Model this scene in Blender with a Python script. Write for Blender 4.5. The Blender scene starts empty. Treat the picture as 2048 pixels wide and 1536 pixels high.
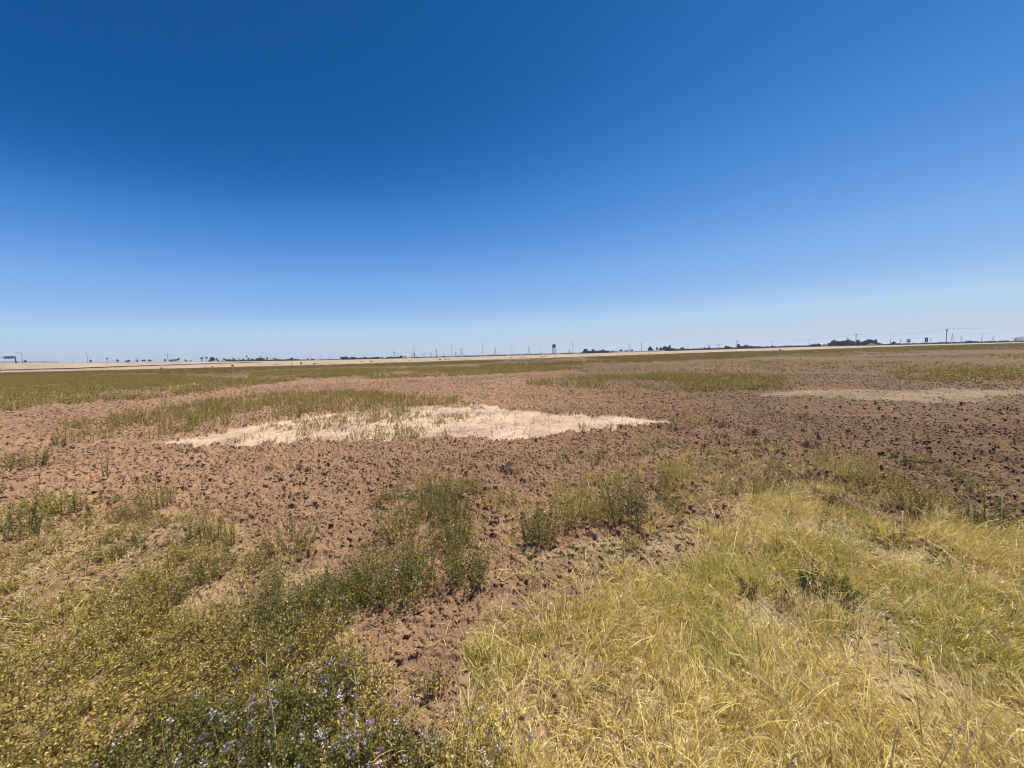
import bpy, math
import numpy as np

S = bpy.context.scene
COL = S.collection
RNG = np.random.default_rng(20240611)
rad = math.radians

# ------------------------------------------------------------------ camera frame
FPX, W2, H2 = 760.0, 1024.0, 768.0          # focal length and centre in photograph pixels
CH = 1.75                                    # eye height
PITCH, ROLL = math.atan((768 - 708.3) / FPX), math.atan(0.0267)
FWD = np.array([0, math.cos(PITCH), -math.sin(PITCH)])
_U0 = np.array([0, math.sin(PITCH), math.cos(PITCH)])
_R0 = np.array([1.0, 0, 0])
RGT = math.cos(ROLL) * _R0 - math.sin(ROLL) * _U0
UPV = math.sin(ROLL) * _R0 + math.cos(ROLL) * _U0


def ray(x, y):
    x = np.asarray(x, float)[..., None]
    y = np.asarray(y, float)[..., None]
    return FWD + (x - W2) / FPX * RGT - (y - H2) / FPX * UPV


def gxy(x, y, z=0.0):
    d = ray(x, y)
    t = (z - CH) / np.minimum(d[..., 2], -1e-4)
    return d[..., :2] * t[..., None]


def at(x, y, Y):
    d = ray(x, y)
    t = Y / d[..., 1]
    p = d * np.asarray(t)[..., None]
    p[..., 2] += CH
    return p


def top_z(X, Y, ypx):
    """height of the point above ground point X, Y that is seen at picture row ypx"""
    k = -(ypx - H2) / FPX
    a = X * UPV[0] + Y * UPV[1]
    b = X * FWD[0] + Y * FWD[1]
    return CH + (k * b - a) / (UPV[2] - k * FWD[2])


def hor(x):
    return 708.3 - 0.0267 * (np.asarray(x, float) - 1024)


# ------------------------------------------------------------------ noise
def h2(ix, iy, seed):
    a = (ix.astype(np.int64) * 374761393 + iy.astype(np.int64) * 668265263 + seed * 974634777) & 0xffffffff
    a = ((a ^ (a >> 13)) * 1274126177) & 0xffffffff
    a = a ^ (a >> 16)
    a = (a * 2246822519) & 0xffffffff
    a = a ^ (a >> 15)
    return a / 4294967296.0


def vn(x, y, s, seed=0):
    X, Y = x / s, y / s
    i, j = np.floor(X), np.floor(Y)
    u, v = X - i, Y - j
    u, v = u * u * (3 - 2 * u), v * v * (3 - 2 * v)
    i, j = i.astype(np.int64), j.astype(np.int64)
    return ((h2(i, j, seed) * (1 - u) + h2(i + 1, j, seed) * u) * (1 - v)
            + (h2(i, j + 1, seed) * (1 - u) + h2(i + 1, j + 1, seed) * u) * v)


def fbm(x, y, s, seed=0, o=3):
    r, a, t = 0, 1.0, 0
    for k in range(o):
        r = r + a * vn(x, y, s / 2 ** k, seed + 17 * k)
        t += a
        a *= .55
    return r / t


def clod(x, y, s, seed):
    """heights of overlapping lumps about s wide, and a random value of the lump on top"""
    X, Y = x / s, y / s
    i, j = np.floor(X).astype(np.int64), np.floor(Y).astype(np.int64)
    best = np.zeros_like(X)
    idr = np.full_like(X, .5)
    for a in (-1, 0, 1):
        for b in (-1, 0, 1):
            p, q = i + a, j + b
            r1, r2, r3, r4 = h2(p, q, seed), h2(p, q, seed + 1), h2(p, q, seed + 2), h2(p, q, seed + 3)
            R = .28 + .55 * r3 * r3
            an = r4 * 6.283
            dx, dy = X - p - r1, Y - q - r2
            ca, sa = np.cos(an), np.sin(an)
            ux, uy = dx * ca + dy * sa, (-dx * sa + dy * ca) * (1.0 + .6 * r1)
            d2 = (np.abs(ux) ** 2.6 + np.abs(uy) ** 2.6) ** (1 / 1.3) / (R * R)
            hh = R * 1.5 * (.25 + .95 * r4) * np.maximum(0, 1 - d2) ** .42 * (r4 > .22) * (1 + .9 * (r2 - .5) * ux / R + .9 * (r1 - .5) * uy / R)
            m = hh > best
            best = np.where(m, hh, best)
            idr = np.where(m, r4 * .5 + r1 * .5, idr)
    return best, idr


def blocks(x, y, s, seed, gap):
    """broken crust: angular blocks about s wide at uneven heights with dark gaps between; heights in units of s"""
    X, Y = x / s, y / s
    i, j = np.floor(X).astype(np.int64), np.floor(Y).astype(np.int64)
    F1 = np.full_like(X, 9.0)
    F2 = np.full_like(X, 9.0)
    hid, tx, ty, ox, oy = (np.zeros_like(X) for _ in range(5))
    for a in (-1, 0, 1):
        for b in (-1, 0, 1):
            p, q = i + a, j + b
            r1, r2, r3 = h2(p, q, seed), h2(p, q, seed + 1), h2(p, q, seed + 2)
            dx, dy = X - p - r1, Y - q - r2
            d = np.hypot(dx, dy) - .22 * r3
            m = d < F1
            F2 = np.where(m, F1, np.minimum(F2, d))
            F1 = np.where(m, d, F1)
            hid = np.where(m, r3, hid)
            tx, ty = np.where(m, r1 - .5, tx), np.where(m, r2 - .5, ty)
            ox, oy = np.where(m, dx, ox), np.where(m, dy, oy)
    e = np.clip((F2 - F1) / gap, 0, 1)
    hgt = .10 + .55 * hid ** 1.5 + .55 * (tx * ox + ty * oy)
    return hgt * e ** .5 - .30 * (1 - e) ** 1.5, hid


def inpoly(x, y, poly):
    r = np.zeros(x.shape, bool)
    n = len(poly)
    for k in range(n):
        x0, y0 = poly[k]
        x1, y1 = poly[(k + 1) % n]
        if y0 == y1:
            continue
        c = ((y0 > y) != (y1 > y)) & (x < (x1 - x0) * (y - y0) / (y1 - y0) + x0)
        r ^= c
    return r


def P(*pts):
    a = np.array(pts, float)
    return gxy(a[:, 0], a[:, 1])


# ------------------------------------------------------------------ zones of the field (corners read off the photograph, laid on the ground)
Z_PALE = P((300, 891), (430, 866), (560, 843), (640, 830), (760, 818), (860, 808), (925, 803), (990, 814), (1100, 828), (1200, 836),
           (1290, 840), (1385, 848), (1350, 854), (1240, 863), (1100, 870), (960, 882), (800, 889), (600, 892), (420, 895))
Z_GREY = P((1490, 792), (1520, 784), (1650, 780), (1900, 780), (2100, 782), (2300, 784), (2300, 790), (2048, 794), (1960, 808), (1850, 808), (1700, 800), (1560, 795))
Z_B = P((60, 882), (100, 862), (260, 835), (420, 806), (560, 790), (700, 785), (850, 797), (930, 806), (800, 818), (640, 832), (560, 842), (420, 864), (300, 886), (180, 890))
Z_B2 = P((560, 845), (700, 828), (860, 808), (930, 806), (1000, 820), (900, 850), (850, 878), (700, 887), (420, 892))
Z_A = P((-400, 760), (120, 751), (330, 752), (460, 760), (600, 762), (520, 772), (420, 788), (300, 800), (120, 815), (-400, 870))
Z_C = P((500, 748), (640, 740), (800, 740), (1000, 734), (1180, 739), (1090, 745), (980, 751), (900, 756), (760, 760), (600, 757), (500, 758))
Z_C2 = P((960, 730), (1100, 726), (1300, 719), (1300, 726), (1100, 736), (960, 740))
Z_D = P((1040, 771), (1150, 758), (1350, 751), (1560, 757), (1615, 772), (1580, 782), (1400, 786), (1200, 780))
Z_E = P((1750, 750), (1900, 741), (2048, 742), (2250, 738), (2250, 762), (2048, 763), (1900, 768), (1800, 760))
Z_F1 = P((-400, 757), (0, 747.5), (320, 740), (640, 731.5), (960, 721.5), (1010, 722), (960, 728), (640, 737), (400, 749), (200, 748), (0, 753), (-400, 768))
Z_F2 = P((1170, 716), (1280, 711), (1440, 705), (1610, 701), (1610, 707), (1500, 716), (1280, 727))
Z_F3 = P((1600, 701), (1840, 692.5), (2048, 687), (2400, 678), (2400, 686), (2048, 695), (1840, 702), (1600, 709))
Z_ALF = P((-300, 1000), (0, 1015), (100, 1000), (300, 1030), (480, 1090), (640, 1140), (740, 1190), (740, 1290), (840, 1380), (990, 1450), (1060, 1560), (1060, 1800), (-600, 1800))
Z_GRASS = P((945, 1270), (1000, 1185), (1150, 1150), (1280, 1165), (1430, 1120), (1400, 1050), (1560, 1000), (1640, 985), (1720, 1040), (1800, 1085),
            (1900, 1065), (2300, 1100), (2500, 1800), (840, 1800), (850, 1500), (905, 1430), (925, 1385))
Z_HOLLOW = P((1010, 1140), (1060, 1090), (1200, 1070), (1380, 1060), (1440, 1110), (1300, 1150), (1130, 1145))


def zones(x, y):
    """soil weights: pale crust, grey stubble, cover of dry thatch, tilled roughness"""
    q = np.minimum(1, np.hypot(x, y) / 7)
    wx = x + (.6 * (fbm(x, y, 1.1, 5) - .5) + .5 * (fbm(x, y, .28, 6) - .5)) * q
    wy = y + (1.6 * (fbm(x, y, 1.5, 9) - .5) + .7 * (fbm(x, y, .3, 10) - .5)) * q
    return inpoly(wx, wy, Z_PALE), inpoly(wx, wy, Z_GREY), inpoly(wx, wy, Z_GRASS), inpoly(wx, wy, Z_ALF), inpoly(wx, wy, Z_HOLLOW)


def ground(x, y, want_col=False):
    r = np.hypot(x, y)
    pale, grey, grs, alf, hol = zones(x, y)
    T = np.where(pale, .10, np.where(grey, .22, np.where(grs, .45, np.where(alf, .75, 1.0))))
    T = T * (.7 + .6 * fbm(x, y, 2.3, 31))
    jx, jy = .03 * (vn(x, y, .07, 21) - .5), .03 * (vn(x, y, .07, 22) - .5)
    c1, i1 = clod(x + jx, y + jy, .30, 101)
    c2, i2 = clod(x + 3.3 + jx, y + 1.7 + jy, .085, 202)
    c3, i3 = clod(x + 7.1 + jx * .5, y + 5.2 + jy * .5, .04, 303)
    f1 = np.clip((130 - r) / 60, 0, 1)
    f2 = np.clip((45 - r) / 15, 0, 1)
    f3 = np.clip((14 - r) / 6, 0, 1)
    big = np.clip(fbm(x, y, .9, 23) * 2.6 - .75, .15, 1.3)
    b1, ib1 = blocks(x + jx * 2, y + jy * 2, .15, 404, .20)
    b2, ib2 = blocks(x + jx + 9.1, y + jy, .06, 505, .25)
    i2 = ib1
    T = T * (.5 + .5 * np.clip((r - 2.5) / 4, 0, 1))
    z = T * (.075 * c1 * f1 * big + .014 * c2 * f2 + .014 * c3 * f3 + .085 * b1 * np.clip((70 - r) / 25, 0, 1) + .036 * b2 * np.clip((26 - r) / 9, 0, 1))
    z = z + .05 * (fbm(x, y, 2.2, 41) - .5) * np.clip((60 - r) / 30, 0, 1) + .012 * T * (vn(x, y, .022, 51) - .5) * f3
    # the lip where the plough turned soil over the pale crust
    z = np.where(pale, z - .02, z)
    if not want_col:
        return z
    n1, n2 = fbm(x, y, 6.0, 61, 4), fbm(x, y, .6, 62, 3)
    tone = .80 + .34 * (n1 - .5) + .26 * (n2 - .5) + .22 * (i1 - .5) + .22 * (i2 - .5) * f2
    brown = np.stack([.300 + 0 * x, .178 + 0 * x, .106 + 0 * x], 1)
    dark = np.stack([.150 + 0 * x, .090 + 0 * x, .052 + 0 * x], 1)
    k = np.clip((x + 1.0 - .04 * y + 3.5 * (n1 - .5)) / 7, 0, 1)[:, None] * .85  # soil darkens to the right: partly its own tone, partly backlit shade painted in
    c = brown * (1 - k) + dark * k
    pc = np.array([.52, .375, .262])
    sp = np.clip(fbm(x, y, .7, 63, 4) * 3 - 1.15, 0, 1)[:, None]
    c = np.where(pale[:, None], (pc * (1 - .3 * sp) + brown * .3 * sp) * (.8 + .4 * n2[:, None]), c)
    gc = np.array([.225, .155, .098])
    c = np.where(grey[:, None], gc * (.75 + .5 * n2[:, None]), c)
    th = np.array([.36, .27, .14])
    w = (np.where(grs, .95, np.where(hol, .8, np.where(alf, .5, 0))) * np.clip(1.8 * n2 - .2, 0, 1))[:, None]
    c = c * (1 - w) + th * w
    # far field: rows of stubble and weeds tint the soil in long bands
    band = vn(x * .05 + 3, y + .18 * x, 9.0, 71) * .6 + vn(x * .03, y + .25 * x, 23.0, 72) * .4
    far = (np.clip((r - 25) / 40, 0, 1) * np.clip(band * 2.4 - .35, 0, 1) * .95)[:, None]
    c = c * (1 - far) + np.array([.15, .100, .048]) * far
    beyond = np.clip((r - 420) / 100, 0, 1)[:, None]
    c = c * (1 - beyond) + np.array([.12, .115, .06]) * beyond
    return z, np.clip(c * tone[:, None], .01, .9)


# ------------------------------------------------------------------ materials
def mat_col(name, rough=.9, translucent=0.0, bump=None, tint=None):
    m = bpy.data.materials.new(name)
    m.use_nodes = True
    nt = m.node_tree
    b = nt.nodes['Principled BSDF']
    b.inputs['Roughness'].default_value = rough
    b.inputs['Specular IOR Level'].default_value = .25
    a = nt.nodes.new('ShaderNodeAttribute')
    a.attribute_name = 'Col'
    src = a.outputs['Color']
    if bump:
        tc = nt.nodes.new('ShaderNodeTexCoord')
        n = nt.nodes.new('ShaderNodeTexNoise')
        n.inputs['Scale'].default_value = bump[0]
        n.inputs['Detail'].default_value = 8
        n.inputs['Roughness'].default_value = .7
        nt.links.new(tc.outputs['Object'], n.inputs['Vector'])
        bp = nt.nodes.new('ShaderNodeBump')
        bp.inputs['Strength'].default_value = bump[1]
        bp.inputs['Distance'].default_value = bump[2]
        nt.links.new(n.outputs['Fac'], bp.inputs['Height'])
        nt.links.new(bp.outputs['Normal'], b.inputs['Normal'])
        mx = nt.nodes.new('ShaderNodeMixRGB')
        mx.blend_type = 'MULTIPLY'
        mx.inputs['Fac'].default_value = .55
        cr = nt.nodes.new('ShaderNodeValToRGB')
        cr.color_ramp.elements[0].position, cr.color_ramp.elements[0].color = .3, (.55, .53, .5, 1)
        cr.color_ramp.elements[1].position, cr.color_ramp.elements[1].color = .7, (1.2, 1.2, 1.2, 1)
        nt.links.new(n.outputs['Fac'], cr.inputs['Fac'])
        nt.links.new(src, mx.inputs['Color1'])
        nt.links.new(cr.outputs['Color'], mx.inputs['Color2'])
        src = mx.outputs['Color']
    nt.links.new(src, b.inputs['Base Color'])
    if translucent:
        t = nt.nodes.new('ShaderNodeBsdfTranslucent')
        nt.links.new(src, t.inputs['Color'])
        mix = nt.nodes.new('ShaderNodeMixShader')
        mix.inputs['Fac'].default_value = translucent
        nt.links.new(b.outputs[0], mix.inputs[1])
        nt.links.new(t.outputs[0], mix.inputs[2])
        nt.links.new(mix.outputs[0], nt.nodes['Material Output'].inputs['Surface'])
    return m


def mat_plain(name, col, rough=.6, metal=0.0, vary=.25, scale=3.0):
    m = bpy.data.materials.new(name)
    m.use_nodes = True
    nt = m.node_tree
    b = nt.nodes['Principled BSDF']
    b.inputs['Roughness'].default_value = rough
    b.inputs['Metallic'].default_value = metal
    tc = nt.nodes.new('ShaderNodeTexCoord')
    n = nt.nodes.new('ShaderNodeTexNoise')
    n.inputs['Scale'].default_value = scale
    n.inputs['Detail'].default_value = 4
    nt.links.new(tc.outputs['Object'], n.inputs['Vector'])
    cr = nt.nodes.new('ShaderNodeValToRGB')
    cr.color_ramp.elements[0].position, cr.color_ramp.elements[1].position = .3, .7
    cr.color_ramp.elements[0].color = [c * (1 - vary) for c in col] + [1]
    cr.color_ramp.elements[1].color = [min(1, c * (1 + vary * .5)) for c in col] + [1]
    nt.links.new(n.outputs['Fac'], cr.inputs['Fac'])
    nt.links.new(cr.outputs['Color'], b.inputs['Base Color'])
    return m


M_SOIL = mat_col('tilled_soil', .95, 0, (55.0, .8, .012))
M_BANK = mat_col('bank_soil', .95, 0, (.6, .5, .3))
M_LEAF = mat_col('alfalfa_leaf', .6, .36)
M_STEM = mat_col('plant_stem', .7, .1)
M_STRAW = mat_col('dry_straw', .6, .32)
M_FLOWER = mat_col('purple_petal', .7, .25)
M_TREE = mat_col('tree_leaf', .6, .15)
M_TRUNK = mat_plain('bark', (.11, .085, .065), .9)
M_WOOD = mat_plain('weathered_pole_wood', (.07, .052, .04), .9)
M_STEEL = mat_plain('galvanised_steel', (.25, .27, .28), .5, .3)
M_DARKSTEEL = mat_plain('dark_steel', (.035, .035, .038), .6, .2)
M_CONC = mat_plain('pale_concrete', (.82, .80, .77), .85, 0, .12)
M_ROAD = mat_plain('worn_road', (.28, .25, .22), .9, 0, .15)
M_WHITE = mat_plain('white_paint', (.80, .80, .79), .35, 0, .05)
M_SILVER = mat_plain('silver_grey_paint', (.55, .57, .56), .35, .1, .05)
M_BLACK = mat_plain('black_paint', (.012, .013, .016), .3, 0, .1)
M_GLASS = mat_plain('dark_window_glass', (.02, .025, .03), .08, 0, .1)
M_RUBBER = mat_plain('tyre_rubber', (.015, .015, .015), .9)
M_GREEN = mat_plain('green_sign_face', (.015, .24, .15), .45, 0, .08)
M_BROWN = mat_plain('brown_sign_face', (.035, .022, .022), .45, 0, .08)
M_SIGNWHITE = mat_plain('white_sign_lettering', (.6, .62, .6), .5, 0, .05)
M_RED = mat_plain('red_shield', (.25, .07, .06), .5, 0, .1)
M_YELLOW = mat_plain('yellow_sign_face', (.75, .5, .12), .5, 0, .08)
M_CREAM = mat_plain('cream_wall', (.80, .78, .70), .7, 0, .06)
M_SHED = mat_plain('dark_shed_wall', (.045, .04, .038), .8, 0, .2)
M_ROOF = mat_plain('dark_metal_roof', (.03, .04, .05), .5, .2, .2)


# ------------------------------------------------------------------ mesh building
def np_mesh(name, V, F, mat, C=None, smooth=False):
    V = np.ascontiguousarray(V, np.float32).reshape(-1, 3)
    F = np.ascontiguousarray(F, np.int32)
    n = F.shape[1]
    me = bpy.data.meshes.new(name)
    me.vertices.add(len(V))
    me.vertices.foreach_set('co', V.ravel())
    me.loops.add(F.size)
    me.loops.foreach_set('vertex_index', F.ravel())
    me.polygons.add(len(F))
    me.polygons.foreach_set('loop_start', np.arange(0, F.size, n, dtype=np.int32))
    me.polygons.foreach_set('loop_total', np.full(len(F), n, np.int32))
    if smooth:
        me.polygons.foreach_set('use_smooth', np.ones(len(F), bool))
    if C is not None:
        a = me.color_attributes.new('Col', 'FLOAT_COLOR', 'POINT')
        c4 = np.ones((len(V), 4), np.float32)
        c4[:, :3] = C
        a.data.foreach_set('color', c4.ravel())
    me.materials.append(mat)
    me.update(calc_edges=True)
    return me


def add(name, me, parent=None, loc=None):
    o = bpy.data.objects.new(name, me)
    COL.objects.link(o)
    if parent is not None:
        o.parent = parent
    if loc is not None:
        o.location = loc
    return o


def tag(o, label=None, cat=None, group=None, kind=None):
    for k, v in (('label', label), ('category', cat), ('group', group), ('kind', kind)):
        if v:
            o[k] = v
    return o


def thing(name, label, cat, loc, rotz=0.0, group=None):
    o = bpy.data.objects.new(name, None)
    o.empty_display_size = .2
    COL.objects.link(o)
    o.location = loc
    o.rotation_euler = (0, 0, rotz)
    return tag(o, label, cat, group)


class MB:
    """collects boxes, bars and prisms into one mesh"""
    def __init__(s):
        s.v, s.f = [], []

    def box(s, c, d, rot=0.0):
        cx, cy, cz = c
        x, y, z = d[0] / 2, d[1] / 2, d[2] / 2
        b = len(s.v)
        ca, sa = math.cos(rot), math.sin(rot)
        for k in (-1, 1):
            for i, j in ((-1, -1), (1, -1), (1, 1), (-1, 1)):
                px, py = i * x, j * y
                s.v.append((cx + px * ca - py * sa, cy + px * sa + py * ca, cz + k * z))
        s.f += [[b + q for q in f] for f in ((3, 2, 1, 0), (4, 5, 6, 7), (0, 1, 5, 4), (1, 2, 6, 5), (2, 3, 7, 6), (3, 0, 4, 7))]
        return s

    def bar(s, a, b, r0, r1=None, n=6):
        r1 = r0 if r1 is None else r1
        a, b = np.array(a, float), np.array(b, float)
        d = b - a
        d /= max(1e-9, np.linalg.norm(d))
        u = np.cross(d, (0, 0, 1) if abs(d[2]) < .9 else (1, 0, 0))
        u /= np.linalg.norm(u)
        w = np.cross(d, u)
        i0 = len(s.v)
        for p, r in ((a, r0), (b, r1)):
            for k in range(n):
                t = 2 * math.pi * k / n
                s.v.append(tuple(p + r * (math.cos(t) * u + math.sin(t) * w)))
        for k in range(n):
            s.f.append([i0 + k, i0 + (k + 1) % n, i0 + n + (k + 1) % n, i0 + n + k])
        s.f.append([i0 + k for k in range(n)][::-1])
        s.f.append([i0 + n + k for k in range(n)])
        return s

    def prism(s, pts, y0, y1):
        """outline in x, z pulled along y"""
        i0, n = len(s.v), len(pts)
        for y in (y0, y1):
            for x, z in pts:
                s.v.append((x, y, z))
        for k in range(n):
            s.f.append([i0 + k, i0 + n + k, i0 + n + (k + 1) % n, i0 + (k + 1) % n][::-1])
        s.f.append([i0 + k for k in range(n)])
        s.f.append([i0 + n + k for k in range(n)][::-1])
        return s

    def wheel(s, x, y, r, w, n=14):
        return s.bar((x, y - w / 2, r), (x, y + w / 2, r), r, r, n)

    def mesh(s, name, mat, bevel=0):
        import bmesh
        me = bpy.data.meshes.new(name)
        me.from_pydata(s.v, [], s.f)
        bm = bmesh.new()
        bm.from_mesh(me)
        bmesh.ops.recalc_face_normals(bm, faces=bm.faces)
        if bevel:
            bmesh.ops.bevel(bm, geom=bm.edges[:], offset=bevel, segments=2, affect='EDGES', clamp_overlap=True)
        bm.to_mesh(me)
        bm.free()
        me.materials.append(mat)
        return me

    def build(s, name, mat, parent=None, bevel=0, loc=None):
        return add(name, s.mesh(name, mat, bevel), parent, loc)


def ribbons(Pts, Wd, C0, C1, seed=0, taper=.25):
    """flat blades through Pts (N, S+1, 3); returns vertices, quads, colours"""
    N, K, _ = Pts.shape
    rg = np.random.default_rng(seed + 5)
    a = rg.uniform(0, 6.283, N)
    side = np.stack([np.cos(a), np.sin(a), 0 * a], 1)
    d = Pts[:, -1] - Pts[:, 0]
    d /= np.linalg.norm(d, axis=1, keepdims=True) + 1e-9
    side -= d * (side * d).sum(1, keepdims=True)
    side /= np.linalg.norm(side, axis=1, keepdims=True) + 1e-9
    t = np.linspace(0, 1, K)
    w = Wd[:, None] * (1 - (1 - taper) * t[None] ** 1.5)
    off = side[:, None] * w[..., None] * .5
    V = np.stack([Pts - off, Pts + off], 2).reshape(-1, 3)
    base = (np.arange(N) * K * 2)[:, None] + (np.arange(K - 1) * 2)[None]
    F = np.stack([base, base + 1, base + 3, base + 2], -1).reshape(-1, 4)
    C = C0[:, None] * (1 - t)[None, :, None] + C1[:, None] * t[None, :, None]
    C = np.repeat(C, 2, axis=1).reshape(-1, 3)
    return V, F, C


def leaves(pos, ax, L, Wd, C, rg):
    N = len(pos)
    r = rg.normal(size=(N, 3))
    b = np.cross(ax, r)
    b /= np.linalg.norm(b, axis=1, keepdims=True) + 1e-9
    n = np.cross(ax, b)
    mid = pos + ax * (L * .5)[:, None] + n * (L * .08)[:, None]
    hw = b * (Wd * .5)[:, None]
    V = np.stack([pos, mid + hw, pos + ax * L[:, None], mid - hw], 1).reshape(-1, 3)
    F = np.arange(N * 4).reshape(N, 4)
    return V, F, np.repeat(C, 4, axis=0)


def cat(parts):
    V, F, C, o = [], [], [], 0
    for v, f, c in parts:
        V.append(v)
        F.append(f + o)
        C.append(c)
        o += len(v)
    return np.concatenate(V), np.concatenate(F), np.concatenate(C)


def pick(rg, n, cols, p):
    cols = np.array(cols, float)
    return cols[rg.choice(len(cols), n, p=np.array(p) / sum(p))] * rg.uniform(.75, 1.25, (n, 1))


G_DARK, G_MID, G_OLIVE, G_YEL, TAN = (.075, .092, .026), (.155, .155, .040), (.27, .220, .055), (.43, .34, .080), (.56, .41, .17)
PAL = {
    'green': ([G_DARK, G_MID, G_OLIVE, TAN], [4, 4, 1.6, .8]),
    'olive': ([G_DARK, G_MID, G_OLIVE, G_YEL, TAN], [1.5, 2.4, 3, 1.6, 2.2]),
    'yellow': ([G_MID, G_OLIVE, G_YEL, TAN], [1, 2.6, 4, 3]),
    'band': ([G_DARK, G_MID, G_OLIVE, G_YEL, (.36, .26, .09), TAN], [1.2, 1.5, 2.4, 2, 2, 1]),
    'field': ([(.17, .125, .045), (.24, .175, .06), (.33, .24, .085), G_OLIVE, G_MID], [3, 3, 2, 2.5, .8]),
    'dark': ([G_DARK, (.04, .05, .022), G_MID, TAN], [5, 3, 1.5, .5]),
    'dry': ([(.10, .075, .04), G_DARK, TAN], [4, 2, 2]),
}


def alfalfa(xy, z, h, nst, nleaf, spread, lsize, stw, pal, seed, leanmax=.5, segs=3, tmin=.12):
    """stems and leaves of bushy weed plants standing at xy; h, spread may be arrays"""
    rg = np.random.default_rng(seed)
    N = len(xy)
    h = np.broadcast_to(h, N)
    spread = np.broadcast_to(spread, N)
    I = np.repeat(np.arange(N), nst)
    n = len(I)
    a = rg.uniform(0, 6.283, n)
    rr = np.sqrt(rg.uniform(0, 1, n))
    base = np.zeros((n, 3))
    base[:, 0] = xy[I, 0] + np.cos(a) * rr * spread[I] * .55
    base[:, 1] = xy[I, 1] + np.sin(a) * rr * spread[I] * .55
    base[:, 2] = z[I] - .015
    az = a + rg.normal(0, .5, n)
    lean = rr * leanmax * rg.uniform(.3, 1.2, n)
    L = h[I] * rg.uniform(.58, 1.12, n) * (1 - .2 * rr)
    t = np.linspace(0, 1, segs + 1)
    bend = rg.normal(0, .10, (n, 1)) * L[:, None]
    px = base[:, 0, None] + np.cos(az)[:, None] * np.sin(lean)[:, None] * L[:, None] * t ** 1.25 + bend * t ** 2 * np.sin(az)[:, None]
    py = base[:, 1, None] + np.sin(az)[:, None] * np.sin(lean)[:, None] * L[:, None] * t ** 1.25 + bend * t ** 2 * np.cos(az)[:, None]
    pz = base[:, 2, None] + np.cos(lean)[:, None] * L[:, None] * t
    pts = np.stack([px, py, pz], -1)
    cols, p = PAL[pal]
    sc = pick(rg, n, [G_MID, G_OLIVE, G_YEL, (.16, .11, .05)], [2, 3, 2, 2] if pal != 'dark' else [3, 1, .3, 3])
    st = ribbons(pts, rg.uniform(.7, 1.3, n) * stw, sc * .85, sc, seed)
    J = np.repeat(np.arange(n), nleaf)
    m = len(J)
    tt = tmin + (1 - tmin) * rg.uniform(0, 1, m) ** .8
    f = tt * segs
    k = np.minimum(f.astype(int), segs - 1)
    f = (f - k)[:, None]
    pos = pts[J, k] * (1 - f) + pts[J, k + 1] * f
    out = rg.normal(size=(m, 3)) * (1, 1, .45) + (0, 0, .45)
    out /= np.linalg.norm(out, axis=1, keepdims=True)
    ll = lsize * rg.uniform(.55, 1.35, m) * (1.1 - .35 * tt)
    pos = pos + out * (ll * .35)[:, None]
    lc = pick(rg, m, cols, p)
    dry = rg.uniform(0, 1, m) > (.55 + 1.1 * tt)
    lc = np.where(dry[:, None], np.array(TAN) * rg.uniform(.7, 1.2, (m, 1)), lc)
    # each stem keeps its own tone
    lc = lc * rg.uniform(.75, 1.25, n)[J][:, None]
    lf = leaves(pos, out, ll, ll * .52, lc, rg)
    return st, lf, pts[:, -1]


def flowers(tips, seed, size=.016, white=.25, n=7):
    rg = np.random.default_rng(seed)
    J = np.repeat(np.arange(len(tips)), n)
    m = len(J)
    d = rg.normal(size=(m, 3))
    d /= np.linalg.norm(d, axis=1, keepdims=True)
    pos = tips[J] + d * size * .5 * (1, 1, 1.3)
    pale = rg.uniform(0, 1, len(tips)) < white
    c = np.where(pale[:, None], np.array([.52, .47, .50]), np.array([.33, .26, .38])) * rg.uniform(.8, 1.25, (len(tips), 1))
    return leaves(pos, d, np.full(m, size), np.full(m, size * .8), c[J] * rg.uniform(.8, 1.2, (m, 1)), rg)


def scatter(poly, dens, seed, ns=2.0, thr=0.0, rmin=.6):
    """random points in a ground polygon, dens per square metre, thinned by patchy noise"""
    rg = np.random.default_rng(seed)
    lo, hi = poly.min(0), poly.max(0)
    n = int((hi - lo).prod() * dens)
    p = lo + rg.uniform(0, 1, (n, 2)) * (hi - lo)
    wx = p[:, 0] + .5 * (fbm(p[:, 0], p[:, 1], .9, 3 + seed) - .5)
    wy = p[:, 1] + .9 * (fbm(p[:, 0], p[:, 1], 1.2, 4 + seed) - .5)
    m = inpoly(wx, wy, poly) & (np.hypot(p[:, 0], p[:, 1]) > rmin)
    p = p[m]
    if thr > 0:
        q = fbm(p[:, 0], p[:, 1], ns, 11 + seed)
        q = np.clip((q - thr) / .22 + .5, 0, 1)
        p = p[rg.uniform(0, 1, len(p)) < q]
    return p


def gz(p):
    return ground(p[:, 0], p[:, 1])


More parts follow.
